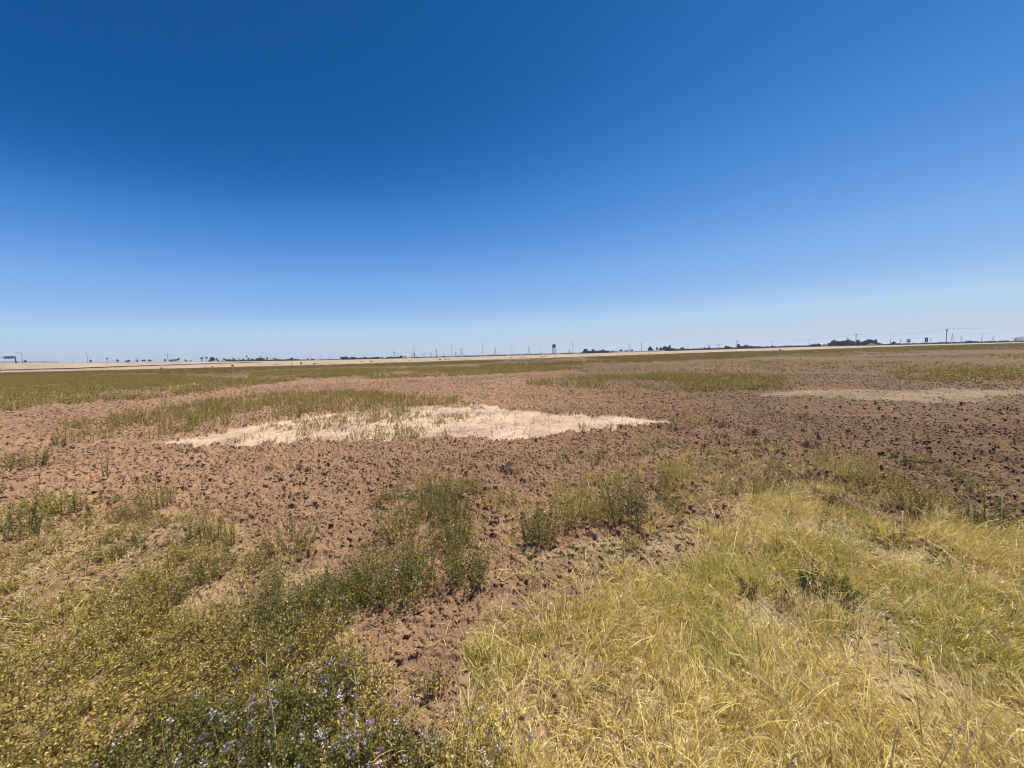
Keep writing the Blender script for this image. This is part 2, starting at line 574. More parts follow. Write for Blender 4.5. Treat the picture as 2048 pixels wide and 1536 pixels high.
# ------------------------------------------------------------------ GROUND: one sheet, fine underfoot and coarse to the horizon
def build_ground():
    r, rs = .25, []
    while r < 95:
        rs.append(r)
        r += min(max(r * .0034, .006), .15) if r > .8 else .03
    while r < 4800:
        rs.append(r)
        r *= 1.045
    rs = np.array(rs)
    fr = np.linspace(rad(-62), rad(62), 1500)
    bk = np.linspace(rad(62), rad(298), 60)[1:-1]
    th = np.concatenate([fr, bk])
    Rr, Th = np.meshgrid(rs, th, indexing='ij')
    x, y = (Rr * np.sin(Th)).ravel(), (Rr * np.cos(Th)).ravel()
    z, c = ground(x, y, True)
    n, m = len(rs), len(th)
    idx = np.arange(n * m).reshape(n, m)
    nx = np.roll(idx, -1, axis=1)
    F = np.stack([idx[:-1], idx[1:], nx[1:], nx[:-1]], -1).reshape(-1, 4)[:, ::-1]
    V = np.stack([x, y, z], 1)
    # close the small hole under the camera
    V = np.vstack([V, [[0, 0, 0]]])
    c = np.vstack([c, c[:1]])
    k = n * m
    i0 = np.arange(0, m - 1, 2)
    cap = np.stack([np.full(len(i0), k), i0, i0 + 1, (i0 + 2) % m], 1)
    o = add('ground', np_mesh('ground', V, np.vstack([F, cap]), M_SOIL, c, False))
    tag(o, 'brown ploughed field with a pale bare patch', None, None, 'structure')


build_ground()


def clods():
    """loose lumps of earth lying on the ploughed ground"""
    rg = np.random.default_rng(88)
    C, Sz = [], []
    for r0, r1, dens, s0, s1 in ((1.2, 5, 1100, .005, .026), (5, 12, 800, .006, .026), (12, 30, 170, .010, .036), (30, 50, 14, .02, .05)):
        n = int(rad(122) / 2 * (r1 ** 2 - r0 ** 2) * dens)
        r = np.sqrt(rg.uniform(r0 ** 2, r1 ** 2, n))
        t = rg.uniform(rad(-61), rad(61), n)
        C.append(np.stack([r * np.sin(t), r * np.cos(t)], 1))
        Sz.append(s0 + (s1 - s0) * rg.uniform(0, 1, n) ** 3.2 * np.where(rg.uniform(0, 1, n) < .012, 1.9, 1.0))
    p, sz = np.concatenate(C), np.concatenate(Sz)
    pale, grey, grs, alf, hol = zones(p[:, 0], p[:, 1])
    patch = fbm(p[:, 0], p[:, 1], 1.3, 89)
    keep = rg.uniform(0, 1, len(p)) < np.where(pale, .04, np.where(grey, .12, np.where(grs, .35, np.where(alf, .55, 1.0)))) * np.clip(.35 + 1.3 * patch, 0, 1.2)
    p, sz = p[keep], sz[keep]
    z, col = ground(p[:, 0], p[:, 1], True)
    n = len(p)
    box = np.array([(-1, -1, -1), (1, -1, -1), (1, 1, -1), (-1, 1, -1), (-1, -1, 1), (1, -1, 1), (1, 1, 1), (-1, 1, 1)], float)
    V = box[None] * rg.uniform(.55, 1.25, (n, 8, 1)) + rg.normal(0, .16, (n, 8, 3))
    V *= np.stack([rg.uniform(.8, 1.5, n), rg.uniform(.8, 1.3, n), rg.uniform(.45, .75, n)], 1)[:, None] * (sz * .66)[:, None, None]
    a, b = rg.uniform(0, 6.283, n), rg.normal(0, .35, n)
    cb, sb = np.cos(b)[:, None], np.sin(b)[:, None]
    x, zz = V[..., 0] * cb + V[..., 2] * sb, -V[..., 0] * sb + V[..., 2] * cb
    ca, sa = np.cos(a)[:, None], np.sin(a)[:, None]
    V = np.stack([x * ca - V[..., 1] * sa + p[:, 0, None], x * sa + V[..., 1] * ca + p[:, 1, None], zz + (z + sz * .10)[:, None]], -1)
    F = np.array([(3, 2, 1, 0), (4, 5, 6, 7), (0, 1, 5, 4), (1, 2, 6, 5), (2, 3, 7, 6), (3, 0, 4, 7)])
    F = (np.arange(n) * 8)[:, None, None] + F[None]
    col = np.repeat(col * rg.uniform(.75, 1.2, (n, 1)), 8, axis=0)
    tag(add('soil_clods', np_mesh('soil_clods', V.reshape(-1, 3), F.reshape(-1, 4), M_SOIL, col)), 'loose lumps of dry brown earth strewn over the ploughed ground', 'clods', None, 'stuff')


clods()

# ------------------------------------------------------------------ EMBANKMENT AND HIGHWAY
KX = [-400, 0, 160, 320, 480, 640, 960, 1280, 1600, 1840, 2048, 2400]
BASE_DY = np.interp
_bx = np.array([-400, 0, 160, 320, 480, 640, 960, 1280, 1600, 1840, 2048, 2600])
_by = np.array([748, 744.5, 741, 737.5, 733, 729.7, 719.5, 709.4, 700, 691.5, 685.7, 671.2]) - hor(_bx)
_cx = np.array([-400, 0, 118, 320, 480, 640, 960, 1280, 1600, 1840, 2048, 2600])
_cy = np.array([728.5, 726.3, 726, 724, 722.9, 720.8, 713.4, 704, 694.3, 689, 684, 669.5]) - hor(_cx)
_cd = np.array([200, 215, 222, 240, 270, 300, 330, 330, 300, 300, 305, 330.0])


def crest(x):
    Y = np.interp(x, _cx, _cd)
    return at(x, hor(x) + np.interp(x, _cx, _cy), Y)


def foot(x):
    g = gxy(x, hor(x) + np.interp(x, _bx, _by))
    return np.concatenate([g, 0 * g[..., :1]], -1)


def build_bank():
    xs = np.linspace(-700, 2700, 700)
    A, B = foot(xs), crest(xs)
    rows = []
    for t, e in ((-.04, -.05), (0, .02), (.12, .12), (.3, .32), (.5, .54), (.7, .76), (.86, .92), (1, 1)):
        p = A * (1 - t) + B * t
        p[:, 2] = np.maximum(B[:, 2], .15) * e
        n = (fbm(p[:, 0], p[:, 1], 7, 81) - .5) * .5 * min(1, 4 * e * (1 - e))
        p[:, 2] += n
        rows.append(p)
    D = B - A
    D[:, 2] = 0
    D /= np.linalg.norm(D, axis=1, keepdims=True)
    for d, e in ((24, 1.0), (36, -.15)):
        p = B + D * d
        p[:, 2] = np.maximum(B[:, 2], .15) * e
        rows.append(p)
    V = np.stack(rows)
    n, m, _ = V.shape
    idx = np.arange(n * m).reshape(n, m)
    F = np.stack([idx[:-1, :-1], idx[:-1, 1:], idx[1:, 1:], idx[1:, :-1]], -1).reshape(-1, 4)
    Vf = V.reshape(-1, 3)
    q = fbm(Vf[:, 0], Vf[:, 1], 12, 91, 4)
    t = np.repeat(np.linspace(0, 1, n), m)
    c = np.array([.30, .225, .155]) * (.70 + .6 * q[:, None])
    tan = np.array([.42, .33, .18])
    w = (np.clip(fbm(Vf[:, 0], Vf[:, 1], 4, 92) * 2 - .8, 0, 1) * .5)[:, None]
    c = c * (1 - w) + tan * w
    o = add('embankment', np_mesh('embankment', Vf, F, M_BANK, c, True))
    tag(o, 'pale earth bank carrying the road along the far edge of the field', None, None, 'structure')
    # road surface 30 mm above the top of the bank
    xs2 = np.linspace(-700, 2700, 500)
    B = crest(xs2)
    A = foot(xs2)
    D = B - A
    D[:, 2] = 0
    D /= np.linalg.norm(D, axis=1, keepdims=True)
    B[:, 2] = np.maximum(B[:, 2], .15)
    L, Rr = B + D * 2.0, B + D * 22.0
    L[:, 2] += .06
    Rr[:, 2] += .06
    V = np.concatenate([L, Rr])
    k = np.arange(len(xs2) - 1)
    F = np.stack([k, k + 1, k + 1 + len(xs2), k + len(xs2)], 1)
    o = add('road', np_mesh('road', V, F, M_ROAD))
    tag(o, 'pale worn highway on top of the bank', None, None, 'structure')


build_bank()


def on_crest(x, back=6.0):
    p = crest(np.array([float(x)]))[0]
    a = foot(np.array([float(x)]))[0]
    d = p - a
    d[2] = 0
    d /= np.linalg.norm(d)
    z = max(p[2], .15) + .06
    q = p + d * back
    q[2] = z
    return q


def path_wall(name, xs, back, hgt, thick, mat, label, catg, posts=0):
    """a low wall or rail along the bank top"""
    pts = [on_crest(x, back) for x in xs]
    mb = MB()
    for a, b in zip(pts[:-1], pts[1:]):
        if posts:
            mb.bar((a[0], a[1], a[2] + hgt - .18), (b[0], b[1], b[2] + hgt - .18), .17, .17, 4)
            n = max(1, int(np.linalg.norm(b - a) / posts))
            for k in range(n):
                c = a + (b - a) * k / n
                mb.box((c[0], c[1], c[2] + hgt / 2 - .1), (.18, .18, hgt - .2))
        else:
            d = b - a
            mb.box(((a[0] + b[0]) / 2, (a[1] + b[1]) / 2, (a[2] + b[2]) / 2 + hgt / 2), (math.hypot(d[0], d[1]), thick, hgt), math.atan2(d[1], d[0]))
    o = mb.build(name, mat)
    return tag(o, label, catg)


path_wall('guardrail', np.linspace(-300, 118, 16), .5, .75, .2, M_DARKSTEEL, 'dark guardrail along the top of the bank beside the overhead green sign', 'guardrail', 3.8)
path_wall('concrete_barrier', np.linspace(1226, 1330, 8), 20, .9, .3, M_CONC, 'white concrete barrier on the road left of the white pickup and its dark trees', 'barrier')


def slope_rail():
    xs = np.linspace(-350, 525, 60)
    ly = np.interp(xs, [-350, 0, 160, 320, 480, 525], [748.5, 742.0, 738.0, 732.0, 726.8, 725.2])
    A, B = foot(xs), crest(xs)
    mb = MB()
    pts = []
    for k, x in enumerate(xs):
        t = np.linspace(0, 1, 60)[:, None]
        p = A[k] * (1 - t) + B[k] * t
        p[:, 2] = max(B[k, 2], .15) * t[:, 0] * 1.02
        v = p - np.array([0, 0, CH])
        yy = H2 - (v @ UPV) / (v @ FWD) * FPX
        i = int(np.argmin(np.abs(yy - ly[k])))
        pts.append(p[i])
    for a, b in zip(pts[:-1], pts[1:]):
        mb.bar((a[0], a[1], a[2] + .38), (b[0], b[1], b[2] + .38), .15, .15, 4)
        for k in range(3):
            c = a + (b - a) * k / 3
            mb.box((c[0], c[1], c[2] + .15), (.15, .15, .5))
    tag(mb.build('guardrail', M_DARKSTEEL), 'long dark rail running slantwise along the middle of the left bank slope', 'guardrail')


slope_rail()


# ------------------------------------------------------------------ TREES AND BUSHES
def crown_mesh(w, h, z0, seed, tone, dens=1.0, lobes=7):
    """crown about w wide and h tall with its underside at z0, made of many leaf clumps"""
    rg = np.random.default_rng(seed)
    n = int(300 * dens)
    c = rg.normal(size=(lobes, 3))
    c /= np.linalg.norm(c, axis=1, keepdims=True)
    c *= rg.uniform(.2, .62, (lobes, 1))
    rl = rg.uniform(.32, .55, lobes)
    j = rg.integers(0, lobes, n)
    d = rg.normal(size=(n, 3))
    d /= np.linalg.norm(d, axis=1, keepdims=True)
    p = c[j] + d * (rl[j] * rg.uniform(.45, 1.05, n))[:, None]
    p = np.clip(p, -1.1, 1.1)
    pos = np.stack([p[:, 0] * w / 2, p[:, 1] * w / 2, z0 + h / 2 + p[:, 2] * h / 2], 1)
    L = (w + h) * .5 * rg.uniform(.14, .28, n)
    ax = d * .5 + rg.normal(size=(n, 3)) * .6
    ax /= np.linalg.norm(ax, axis=1, keepdims=True)
    col = np.array(tone) * rg.uniform(.6, 1.5, (n, 1)) * rg.uniform(.8, 1.25, lobes)[j][:, None]
    V, F, C = leaves(pos - ax * (L * .5)[:, None], ax, L, L * .85, col, rg)
    return np_mesh('crown', V, F, M_TREE, C)


T_DARK, T_GREEN, T_GREY, T_BROWN = (.030, .042, .026), (.055, .072, .036), (.070, .085, .060), (.13, .10, .05)


def tree(x, ytop, wpx, Y, tone, seed, label, group=None, name='tree', round_=1.0, zbase=0.0):
    t = at(x, ytop, Y)
    H = t[2] - zbase
    w = wpx * Y / FPX
    o = thing(name, label, 'tree', (t[0], Y, zbase), seed * .7, group)
    mb = MB()
    mb.bar((0, 0, -.3), (0, 0, H * .35), max(.12, H * .035), max(.09, H * .022), 7)
    for k in range(4):
        a = k * 1.6 + seed
        mb.bar((0, 0, H * (.26 + .03 * k)), (math.cos(a) * w * .25, math.sin(a) * w * .25, H * .62), max(.06, H * .014), .03, 5)
    mb.build('trunk', M_TRUNK, o)
    z0 = H * (.10 if round_ >= 1 else .2)
    add('crown', crown_mesh(w * 1.3, (H - z0) * 1.14, z0, seed, tone, 1.2, 9), o)
    return o


def palm(x, ycen, rpx, Y, seed, label, group=None, zbase=0.0):
    c = at(x, ycen, Y)
    H = c[2] - zbase
    R = rpx * Y / FPX * 1.15
    o = thing('palm_tree', label, 'palm tree', (c[0], Y, zbase), 0, group)
    rg = np.random.default_rng(seed)
    mb = MB()
    lx, ly = rg.normal(0, .012, 2) * H
    mb.bar((0, 0, -.3), (lx * .4, ly * .4, H * .5), .26, .2, 7)
    mb.bar((lx * .4, ly * .4, H * .5), (lx, ly, H), .2, .17, 7)
    mb.build('trunk', M_TRUNK, o)
    n = 46
    az = rg.uniform(0, 6.283, n)
    el = rg.uniform(-1.1, 1.35, n)
    t = np.linspace(0, 1, 4)
    L = R * rg.uniform(.8, 1.1, n)
    px = lx + np.cos(az)[:, None] * np.cos(el)[:, None] * L[:, None] * t
    py = ly + np.sin(az)[:, None] * np.cos(el)[:, None] * L[:, None] * t
    pz = H + np.sin(el)[:, None] * L[:, None] * t - (.35 * L)[:, None] * t ** 2
    col = np.where((el < -.5)[:, None], np.array([.12, .09, .05]), np.array([.035, .05, .03])) * rg.uniform(.7, 1.3, (n, 1))
    # fan leaves: narrow at the stalk, wide at the tip
    pts = np.stack([px, py, pz], -1)
    V, F, C = ribbons(pts, np.full(n, R * .16), col, col, seed, 3.2)
    add('crown', np_mesh('crown', V, F, M_TREE, C), o)
    return o


def bush(x, yc, wpx, hpx, label, tone, seed, group=None, Y=None, z=None, name='bush'):
    if Y is None:
        # stands on the slope of the bank
        t = np.linspace(0, 1, 80)[:, None]
        A, B = foot(np.array([float(x)]))[0], crest(np.array([float(x)]))[0]
        p = A * (1 - t) + B * t
        p[:, 2] = max(B[2], .15) * t[:, 0]
        v = p - np.array([0, 0, CH])
        yy = H2 - (v @ UPV) / (v @ FWD) * FPX
        p = p[int(np.argmin(np.abs(yy - (yc + hpx * .5))))]
    else:
        p = at(x, yc, Y)
        p[2] = z if z is not None else 0
    d = p[1]
    w, h = wpx * d / FPX, hpx * d / FPX
    o = thing(name, label, 'bush', (p[0], p[1], p[2] - .05), seed, group)
    add('foliage', crown_mesh(w, h, 0, seed, tone, .6, 6), o)
    mb = MB()
    for k in range(4):
        a = k * 1.57 + seed
        mb.bar((0, 0, -.05), (math.cos(a) * w * .25, math.sin(a) * w * .25, h * .6), max(.02, h * .02), .012, 5)
    mb.build('stem', M_TRUNK, o)
    return o


sd = 100
# palms, left part of the skyline
for x, yc, r, lb in (
        (235, 720.4, 2.3, 'lone palm to the right of the small yellow roadside sign'),
        (252.5, 721.9, 1.8, 'lower palm of the close pair between the lone palm and the thin lamp post'),
        (256.7, 720.9, 2.1, 'higher palm of the close pair between the lone palm and the thin lamp post'),
        (285.2, 720.5, 1.8, 'leftmost palm of the row of four right of the thin lamp post'),
        (289.6, 720.2, 1.8, 'second palm from the left in the row of four right of the lamp post'),
        (297.3, 720.3, 1.8, 'third palm from the left in the row of four right of the lamp post'),
        (300.9, 720.7, 1.7, 'rightmost palm of the row of four right of the thin lamp post'),
        (340.0, 720.2, 1.6, 'first palm right of the high mast lamp'),
        (343.0, 721.8, 1.4, 'lowest palm just right of the high mast lamp'),
        (345.3, 719.2, 1.5, 'palm at the left end of the dense palm cluster by the high mast lamp'),
        (348.5, 719.4, 1.6, 'palm inside the dense cluster by the high mast lamp'),
        (351.4, 719.7, 1.6, 'palm inside the dense cluster by the high mast lamp'),
        (354.5, 718.6, 1.6, 'palm inside the dense cluster by the high mast lamp'),
        (357.5, 716.9, 1.7, 'tallest palm at the right end of the dense cluster by the high mast lamp'),
        (370.0, 719.8, 1.3, 'small palm left of the low hedge, higher of two'),
        (373.2, 721.2, 1.2, 'small palm left of the low hedge, lower of two'),
        (381.6, 721.2, 1.4, 'single low palm over the left end of the low hedge'),
        (402.3, 716.3, 1.6, 'lower left head of the leaning twin palms'),
        (404.2, 715.0, 1.6, 'higher right head of the leaning twin palms'),
        (412.9, 714.6, 1.9, 'tall palm standing alone left of the big round tree'),
        (428.7, 718.2, 2.1, 'first palm right of the big round tree'),
        (433.5, 717.6, 2.0, 'second palm right of the big round tree'),
        (447.8, 717.3, 1.8, 'left palm of a pair at the left end of the long tree row'),
        (450.3, 718.1, 1.7, 'right palm of a pair at the left end of the long tree row'),
        (466.8, 716.8, 2.0, 'broad palm over the dark trees left of the tallest thin palm'),
        (478.5, 717.6, 1.2, 'small palm between the broad palm and the tallest thin palm'),
        (493.7, 712.0, 1.6, 'tallest thin palm of the long tree row'),
        (497.7, 716.9, 1.4, 'short palm just right of the tallest thin palm'),
        (521.3, 713.1, 1.6, 'palm rising straight out of the dark dome shaped tree'),
        (547.0, 716.9, 1.4, 'left head of the low palm pair right of the dark narrow tree'),
        (549.8, 717.1, 1.5, 'right head of the low palm pair right of the dark narrow tree'),
        (614.8, 717.6, 1.7, 'leaning palm between two thin poles right of the tree row')):
    sd += 1
    palm(x, yc, r, 480 + 60 * math.sin(sd * 2.1), sd, lb, 'palms on the skyline')
palm(50.3, 721.2, 1.9, 300, 190, 'small brownish palm behind the guardrail right of the street lamp', 'palms on the skyline', 1.0)
p = on_crest(329.7, -6)
palm(329.7, 719.4, 1.7, p[1], 191, 'short palm rooted on the bank left of the high mast lamp', 'palms on the skyline', p[2] - .4)

# trees: clump by clump (x, top row, width, tone)
CL = [
    ('big round pale green tree between the palms', None, 520, T_GREEN, [(423, 713.8, 6.5)]),
    ('low bushy tree at the feet of the palms by the big round tree', 'low trees round the big round tree', 515, T_GREEN, [(418.5, 719.6, 5), (435.6, 720.2, 4.5), (442.6, 721.2, 3)]),
    ('small tree of the long row left of the dome shaped tree', 'trees of the long left row', 520, T_GREEN,
     [(453, 719, 4), (456.6, 717.4, 4), (459.5, 718.3, 3.5), (475, 719.6, 4), (482, 719.4, 4), (486.5, 717.6, 5), (495.3, 717.8, 3.5), (502.5, 717.2, 3.6), (507, 717.2, 4), (512.6, 716.4, 3.6)]),
    ('darker tree below the broad palm in the long row', 'darker trees below the broad palm', 525, T_DARK, [(463.5, 719, 4.5), (468, 718.2, 5), (472, 719.5, 4)]),
    ('dark dome shaped tree with a palm rising out of it', None, 500, T_DARK, [(522, 715.8, 11.5)]),
    ('dark narrow upright tree right of the dome shaped tree', None, 500, T_DARK, [(534, 714.5, 1.9)]),
    ('small tree of the long row right of the dome shaped tree', 'trees right of the dome shaped tree', 520, T_GREY, [(530.5, 718, 4), (538, 718.6, 3), (541.3, 718.5, 3.4), (553, 717.2, 5), (557.5, 719.3, 4), (565.5, 719.3, 4), (570, 720, 3)]),
    ('tall pointed tree at the right end of the long left row', None, 520, T_GREY, [(583, 715.2, 8)]),
    ('low tree beside the tall pointed tree', 'low trees by the tall pointed tree', 520, T_DARK, [(575, 719.2, 3.6), (589.7, 718.2, 4), (597, 719.8, 4)]),
    ('low dark tree among the thin poles left of centre', 'low trees among the thin poles', 540, T_DARK, [(607, 718.8, 4), (617, 718.3, 3), (626, 717.8, 7)]),
    ('wide grey green tree, left one of two side by side', None, 430, T_GREY, [(690, 713.8, 15)]),
    ('wide grey green tree, right one of two side by side', None, 430, T_GREY, [(705.4, 713.8, 11)]),
    ('small square dark tree right of the two wide trees', None, 460, T_DARK, [(730, 713.2, 4.8)]),
    ('dark flat topped tree left of the white roofed building', None, 450, T_DARK, [(754, 714.2, 10)]),
    ('low dark tree right of the white roofed building', 'low trees right of the white roofed building', 450, T_DARK, [(774, 715, 7), (781.5, 713.2, 7), (790.5, 714.7, 6)]),
    ('upright dark tree just left of the white box truck', None, 420, T_DARK, [(803, 710.6, 6)]),
    ('rounded tree at the left end of the hedge row in the middle', None, 440, T_DARK, [(1170.6, 696.6, 7)]),
    ('small tree standing over the hedge row in the middle', 'small trees over the middle hedge row', 445, T_GREY, [(1176.5, 700.8, 5), (1181, 701.2, 3.4), (1186, 698.2, 5), (1190, 700.7, 3), (1195, 701.4, 3.6), (1198.6, 700.6, 3)]),
    ('rounded tree at the right end of the hedge row in the middle', None, 440, T_GREY, [(1205.2, 698.8, 7)]),
    ('low scrubby tree between the hedge row and the single dome tree', 'low trees left of the single dome tree', 450, T_DARK, [(1211.5, 701.8, 5), (1219, 702, 3), (1224, 701.6, 4), (1229, 701.6, 4), (1234.6, 702, 4)]),
    ('small single dome shaped tree left of two close poles', None, 440, T_DARK, [(1241.5, 698.4, 5.6)]),
    ('low dark tree at the foot of two close poles', 'low trees at the two close poles', 440, T_DARK, [(1252.5, 700.4, 7), (1263.6, 698.2, 5)]),
    ('tall dark tree just left of the white pickup', None, 430, T_DARK, [(1299.8, 693.6, 7)]),
    ('low dark tree between the tall dark tree and the white pickup', None, 430, T_DARK, [(1304.8, 697.6, 5)]),
    ('pointed tree rising behind the white pickup', None, 440, T_DARK, [(1313.6, 693.8, 3.4)]),
    ('dark tree between the two pickups', 'dark trees between the two pickups', 440, T_DARK, [(1321.5, 695.3, 6), (1327.8, 693.4, 7)]),
    ('tall pale tree behind the dark pickup', 'pale trees behind the dark pickup', 450, T_GREY, [(1334.8, 693.4, 7), (1339, 691.3, 4.5), (1343, 696, 5)]),
    ('low tree of the row right of the dark pickup', 'low trees right of the dark pickup', 450, T_GREY, [(1348.5, 696.6, 5), (1355.5, 697, 5), (1372, 697.8, 4), (1380, 698.8, 5), (1389, 698, 6), (1398, 697.6, 7)]),
    ('broad dark tree in the row right of the dark pickup', None, 450, T_DARK, [(1363.6, 695.2, 8)]),
    ('small cone shaped tree left of the bare branched tree', None, 450, T_DARK, [(1409, 694.4, 3)]),
    ('low bush like tree around the bare branched tree', 'low trees around the bare tree', 450, T_DARK, [(1413.5, 696.8, 5), (1418.3, 694.6, 4), (1423, 697, 5)]),
    ('low dark tree right of the double pole pylon', 'trees right of the double pole pylon', 450, T_DARK, [(1443, 695.8, 5), (1447.5, 694.8, 4), (1456.5, 693.2, 6), (1462.5, 693.6, 5)]),
    ('grey tree standing over the dark trees right of the double pole pylon', None, 455, T_GREY, [(1451.8, 690.8, 4)]),
    ('pale rounded tree under the lattice tower at the left end of the dark wood', None, 440, T_GREY, [(1477, 688.8, 6)]),
    ('dark tree of the wood right of the lattice tower', 'dark wood right of the lattice tower', 440, T_DARK, [(1471, 694, 5), (1483.5, 691.2, 7), (1488.5, 691.6, 7), (1494, 690.8, 7), (1500, 691.8, 7), (1505.5, 692.2, 6), (1511, 692.4, 6), (1518, 692.0, 7)]),
    ('smaller tree trailing off the right end of the dark wood', 'small trees right of the dark wood', 450, T_DARK, [(1524, 693.0, 5), (1530, 693.6, 5), (1536.5, 694, 6), (1551, 692.6, 5), (1557.5, 693.2, 5), (1563.5, 693.4, 5)]),
    ('rounded tree at the foot of the cross armed pole by the dark wood', None, 440, T_GREY, [(1544.3, 691.6, 6)]),
    ('small tree left of the open carport', 'small trees left of the carport', 450, T_GREY, [(1571.5, 689.6, 3), (1578, 691.3, 6), (1586, 691.3, 6), (1592.5, 691.6, 5), (1599, 691.2, 6), (1606, 692, 5)]),
    ('bushy tree right behind the cream building', None, 400, T_DARK, [(1657.5, 685.6, 6)]),
    ('tall broad tree at the left end of the grove right of the cream building', None, 405, T_GREEN, [(1666, 680.0, 9)]),
    ('dark tree of the grove left of the cross armed pole', 'grove left of the cross armed pole', 400, T_DARK, [(1673.5, 683.2, 7), (1679, 682.4, 7), (1685.3, 681, 8), (1692, 682.5, 7), (1705, 682, 7)]),
    ('grey crowned tallest tree of the grove left of the cross armed pole', None, 405, T_GREY, [(1698.2, 679.5, 8)]),
    ('dark tree of the grove behind the silver pickup', 'grove behind the silver pickup', 400, T_DARK, [(1716, 680.6, 8), (1722.5, 683.5, 6), (1729, 681.0, 7), (1742.3, 679.4, 6)]),
    ('tallest rounded tree of the grove behind the silver pickup', None, 400, T_GREY, [(1736, 678.5, 8)]),
    ('upright dark tree at the right end of the grove over the silver pickup', None, 400, T_DARK, [(1750.6, 679.6, 7)]),
    ('small pale tree between the thin post and the green square sign', None, 420, T_GREY, [(1787, 683.6, 6)]),
    ('low flat tree left of the green square sign', None, 420, T_GREY, [(1795.5, 686.2, 7)]),
]
for lb, grp, Y, tone, lst in CL:
    for k, (x, yt, w) in enumerate(lst):
        sd += 1
        tree(x, yt, w, Y + 14 * math.sin(sd * 1.7), tone, sd, lb, grp)

# bare branched tree
b = at(1418.6, 688.8, 455)
o = thing('bare_tree', 'bare branched leafless tree rising out of low dark bushes', 'tree', (b[0], 455, 0))
mb = MB()
H = b[2]
mb.bar((0, 0, -.3), (0, 0, H * .6), .3, .2)
mb.build('trunk', M_TRUNK, o)
mb = MB()
for k in range(9):
    a = k * 2.4
    r = H * (.16 + .05 * (k % 3))
    mb.bar((0, 0, H * (.4 + .025 * k)), (math.cos(a) * r, math.sin(a) * r, H * (.75 + .03 * k)), .11, .05, 5)
mb.build('branches', M_TRUNK, o)

# bushes on the bank
for k, (x, yc, w, h, lb, tone) in enumerate([
        (324, 736.5, 8, 3.4, 'low olive bush at the foot of the bank below the short palm', T_BROWN),
        (410.5, 735, 5, 2.2, 'small olive bush at the foot of the bank below the twin palms', T_BROWN),
        (425, 734.2, 5, 2.6, 'small bush at the foot of the bank below the big round tree', T_BROWN),
        (465.5, 730.8, 8, 4, 'dark rounded bush on the bank below the broad palm', T_DARK),
        (602.8, 725.8, 4.4, 6, 'tall brown upright bush on the bank left of centre', T_BROWN),
        (518, 729.5, 3, 1.8, 'tiny dry shrub on the bank under the dome shaped tree', T_BROWN),
        (551, 728, 5, 2.4, 'dry shrub on the bank under the low palm pair', T_BROWN),
        (558.5, 728.4, 4, 2, 'dry shrub just right of the one under the low palm pair', T_BROWN),
        (583, 727, 5, 2.2, 'dry shrub on the bank under the tall pointed tree', T_BROWN),
        (629.5, 727.2, 7, 2.8, 'brown spreading bush on the bank right of the tall upright bush', T_BROWN),
        (722, 723.6, 5, 2, 'dark low bush on the bank, left one of a pair below the two wide trees', T_DARK),
        (728.5, 723.6, 4.4, 1.8, 'dark low bush on the bank, right one of a pair below the two wide trees', T_DARK),
        (743, 722.6, 7, 2.2, 'flat dark bush on the bank below the square dark tree', T_DARK),
        (820, 721, 4, 1.8, 'single small bush on the bank below the tallest left mast', T_BROWN),
        (880, 719.1, 7, 1.9, 'flat dark bush on the bank below the lamp pole with one head', T_DARK),
        (891.5, 719, 3.4, 3, 'small dark round bush on the bank right of the flat one', T_DARK),
        (898.5, 718.2, 4, 1.9, 'small bush on the bank below the middle mast', T_BROWN),
        (930, 718.6, 4, 1.8, 'small dry bush on the bank below the tapered lattice tower', T_BROWN),
        (940.5, 718.2, 4, 1.6, 'low dry bush on the bank right of the tapered lattice tower', T_BROWN),
        (1022, 715, 5, 2.2, 'dark bush on the bank below the mast left of the two legged sign', T_DARK),
        (1043.5, 714.4, 3.6, 2, 'left one of two small bushes on the bank left of the two legged sign', T_DARK),
        (1048.7, 714.4, 3.4, 1.9, 'right one of two small bushes on the bank left of the two legged sign', T_DARK),
        (1085, 713.3, 5, 2, 'dark bush on the bank just left of the two legged sign', T_DARK),
        (1090.5, 713.2, 4, 2.1, 'second dark bush on the bank left of the two legged sign', T_BROWN),
        (1111, 713.1, 4, 2, 'brown bush on the bank under the two legged sign', T_BROWN),
        (1164, 712.6, 4, 1.8, 'small brown bush at the foot of the bank below the hedge row', T_BROWN),
        (1197.5, 710.9, 3.4, 1.8, 'small brown bush at the foot of the bank under the middle of the hedge row', T_BROWN),
        (1235.8, 709, 2.4, 2.4, 'small dark upright bush below the single dome tree', T_DARK),
        (1297.6, 706.6, 2.4, 2.3, 'small dark upright bush below the tall dark tree', T_DARK),
        (1560.8, 699, 5.4, 3.4, 'brown bush on the bank right of the cross armed pole', T_BROWN)]):
    bush(x, yc, w, h, lb, tone, 300 + k, 'bushes on the bank')
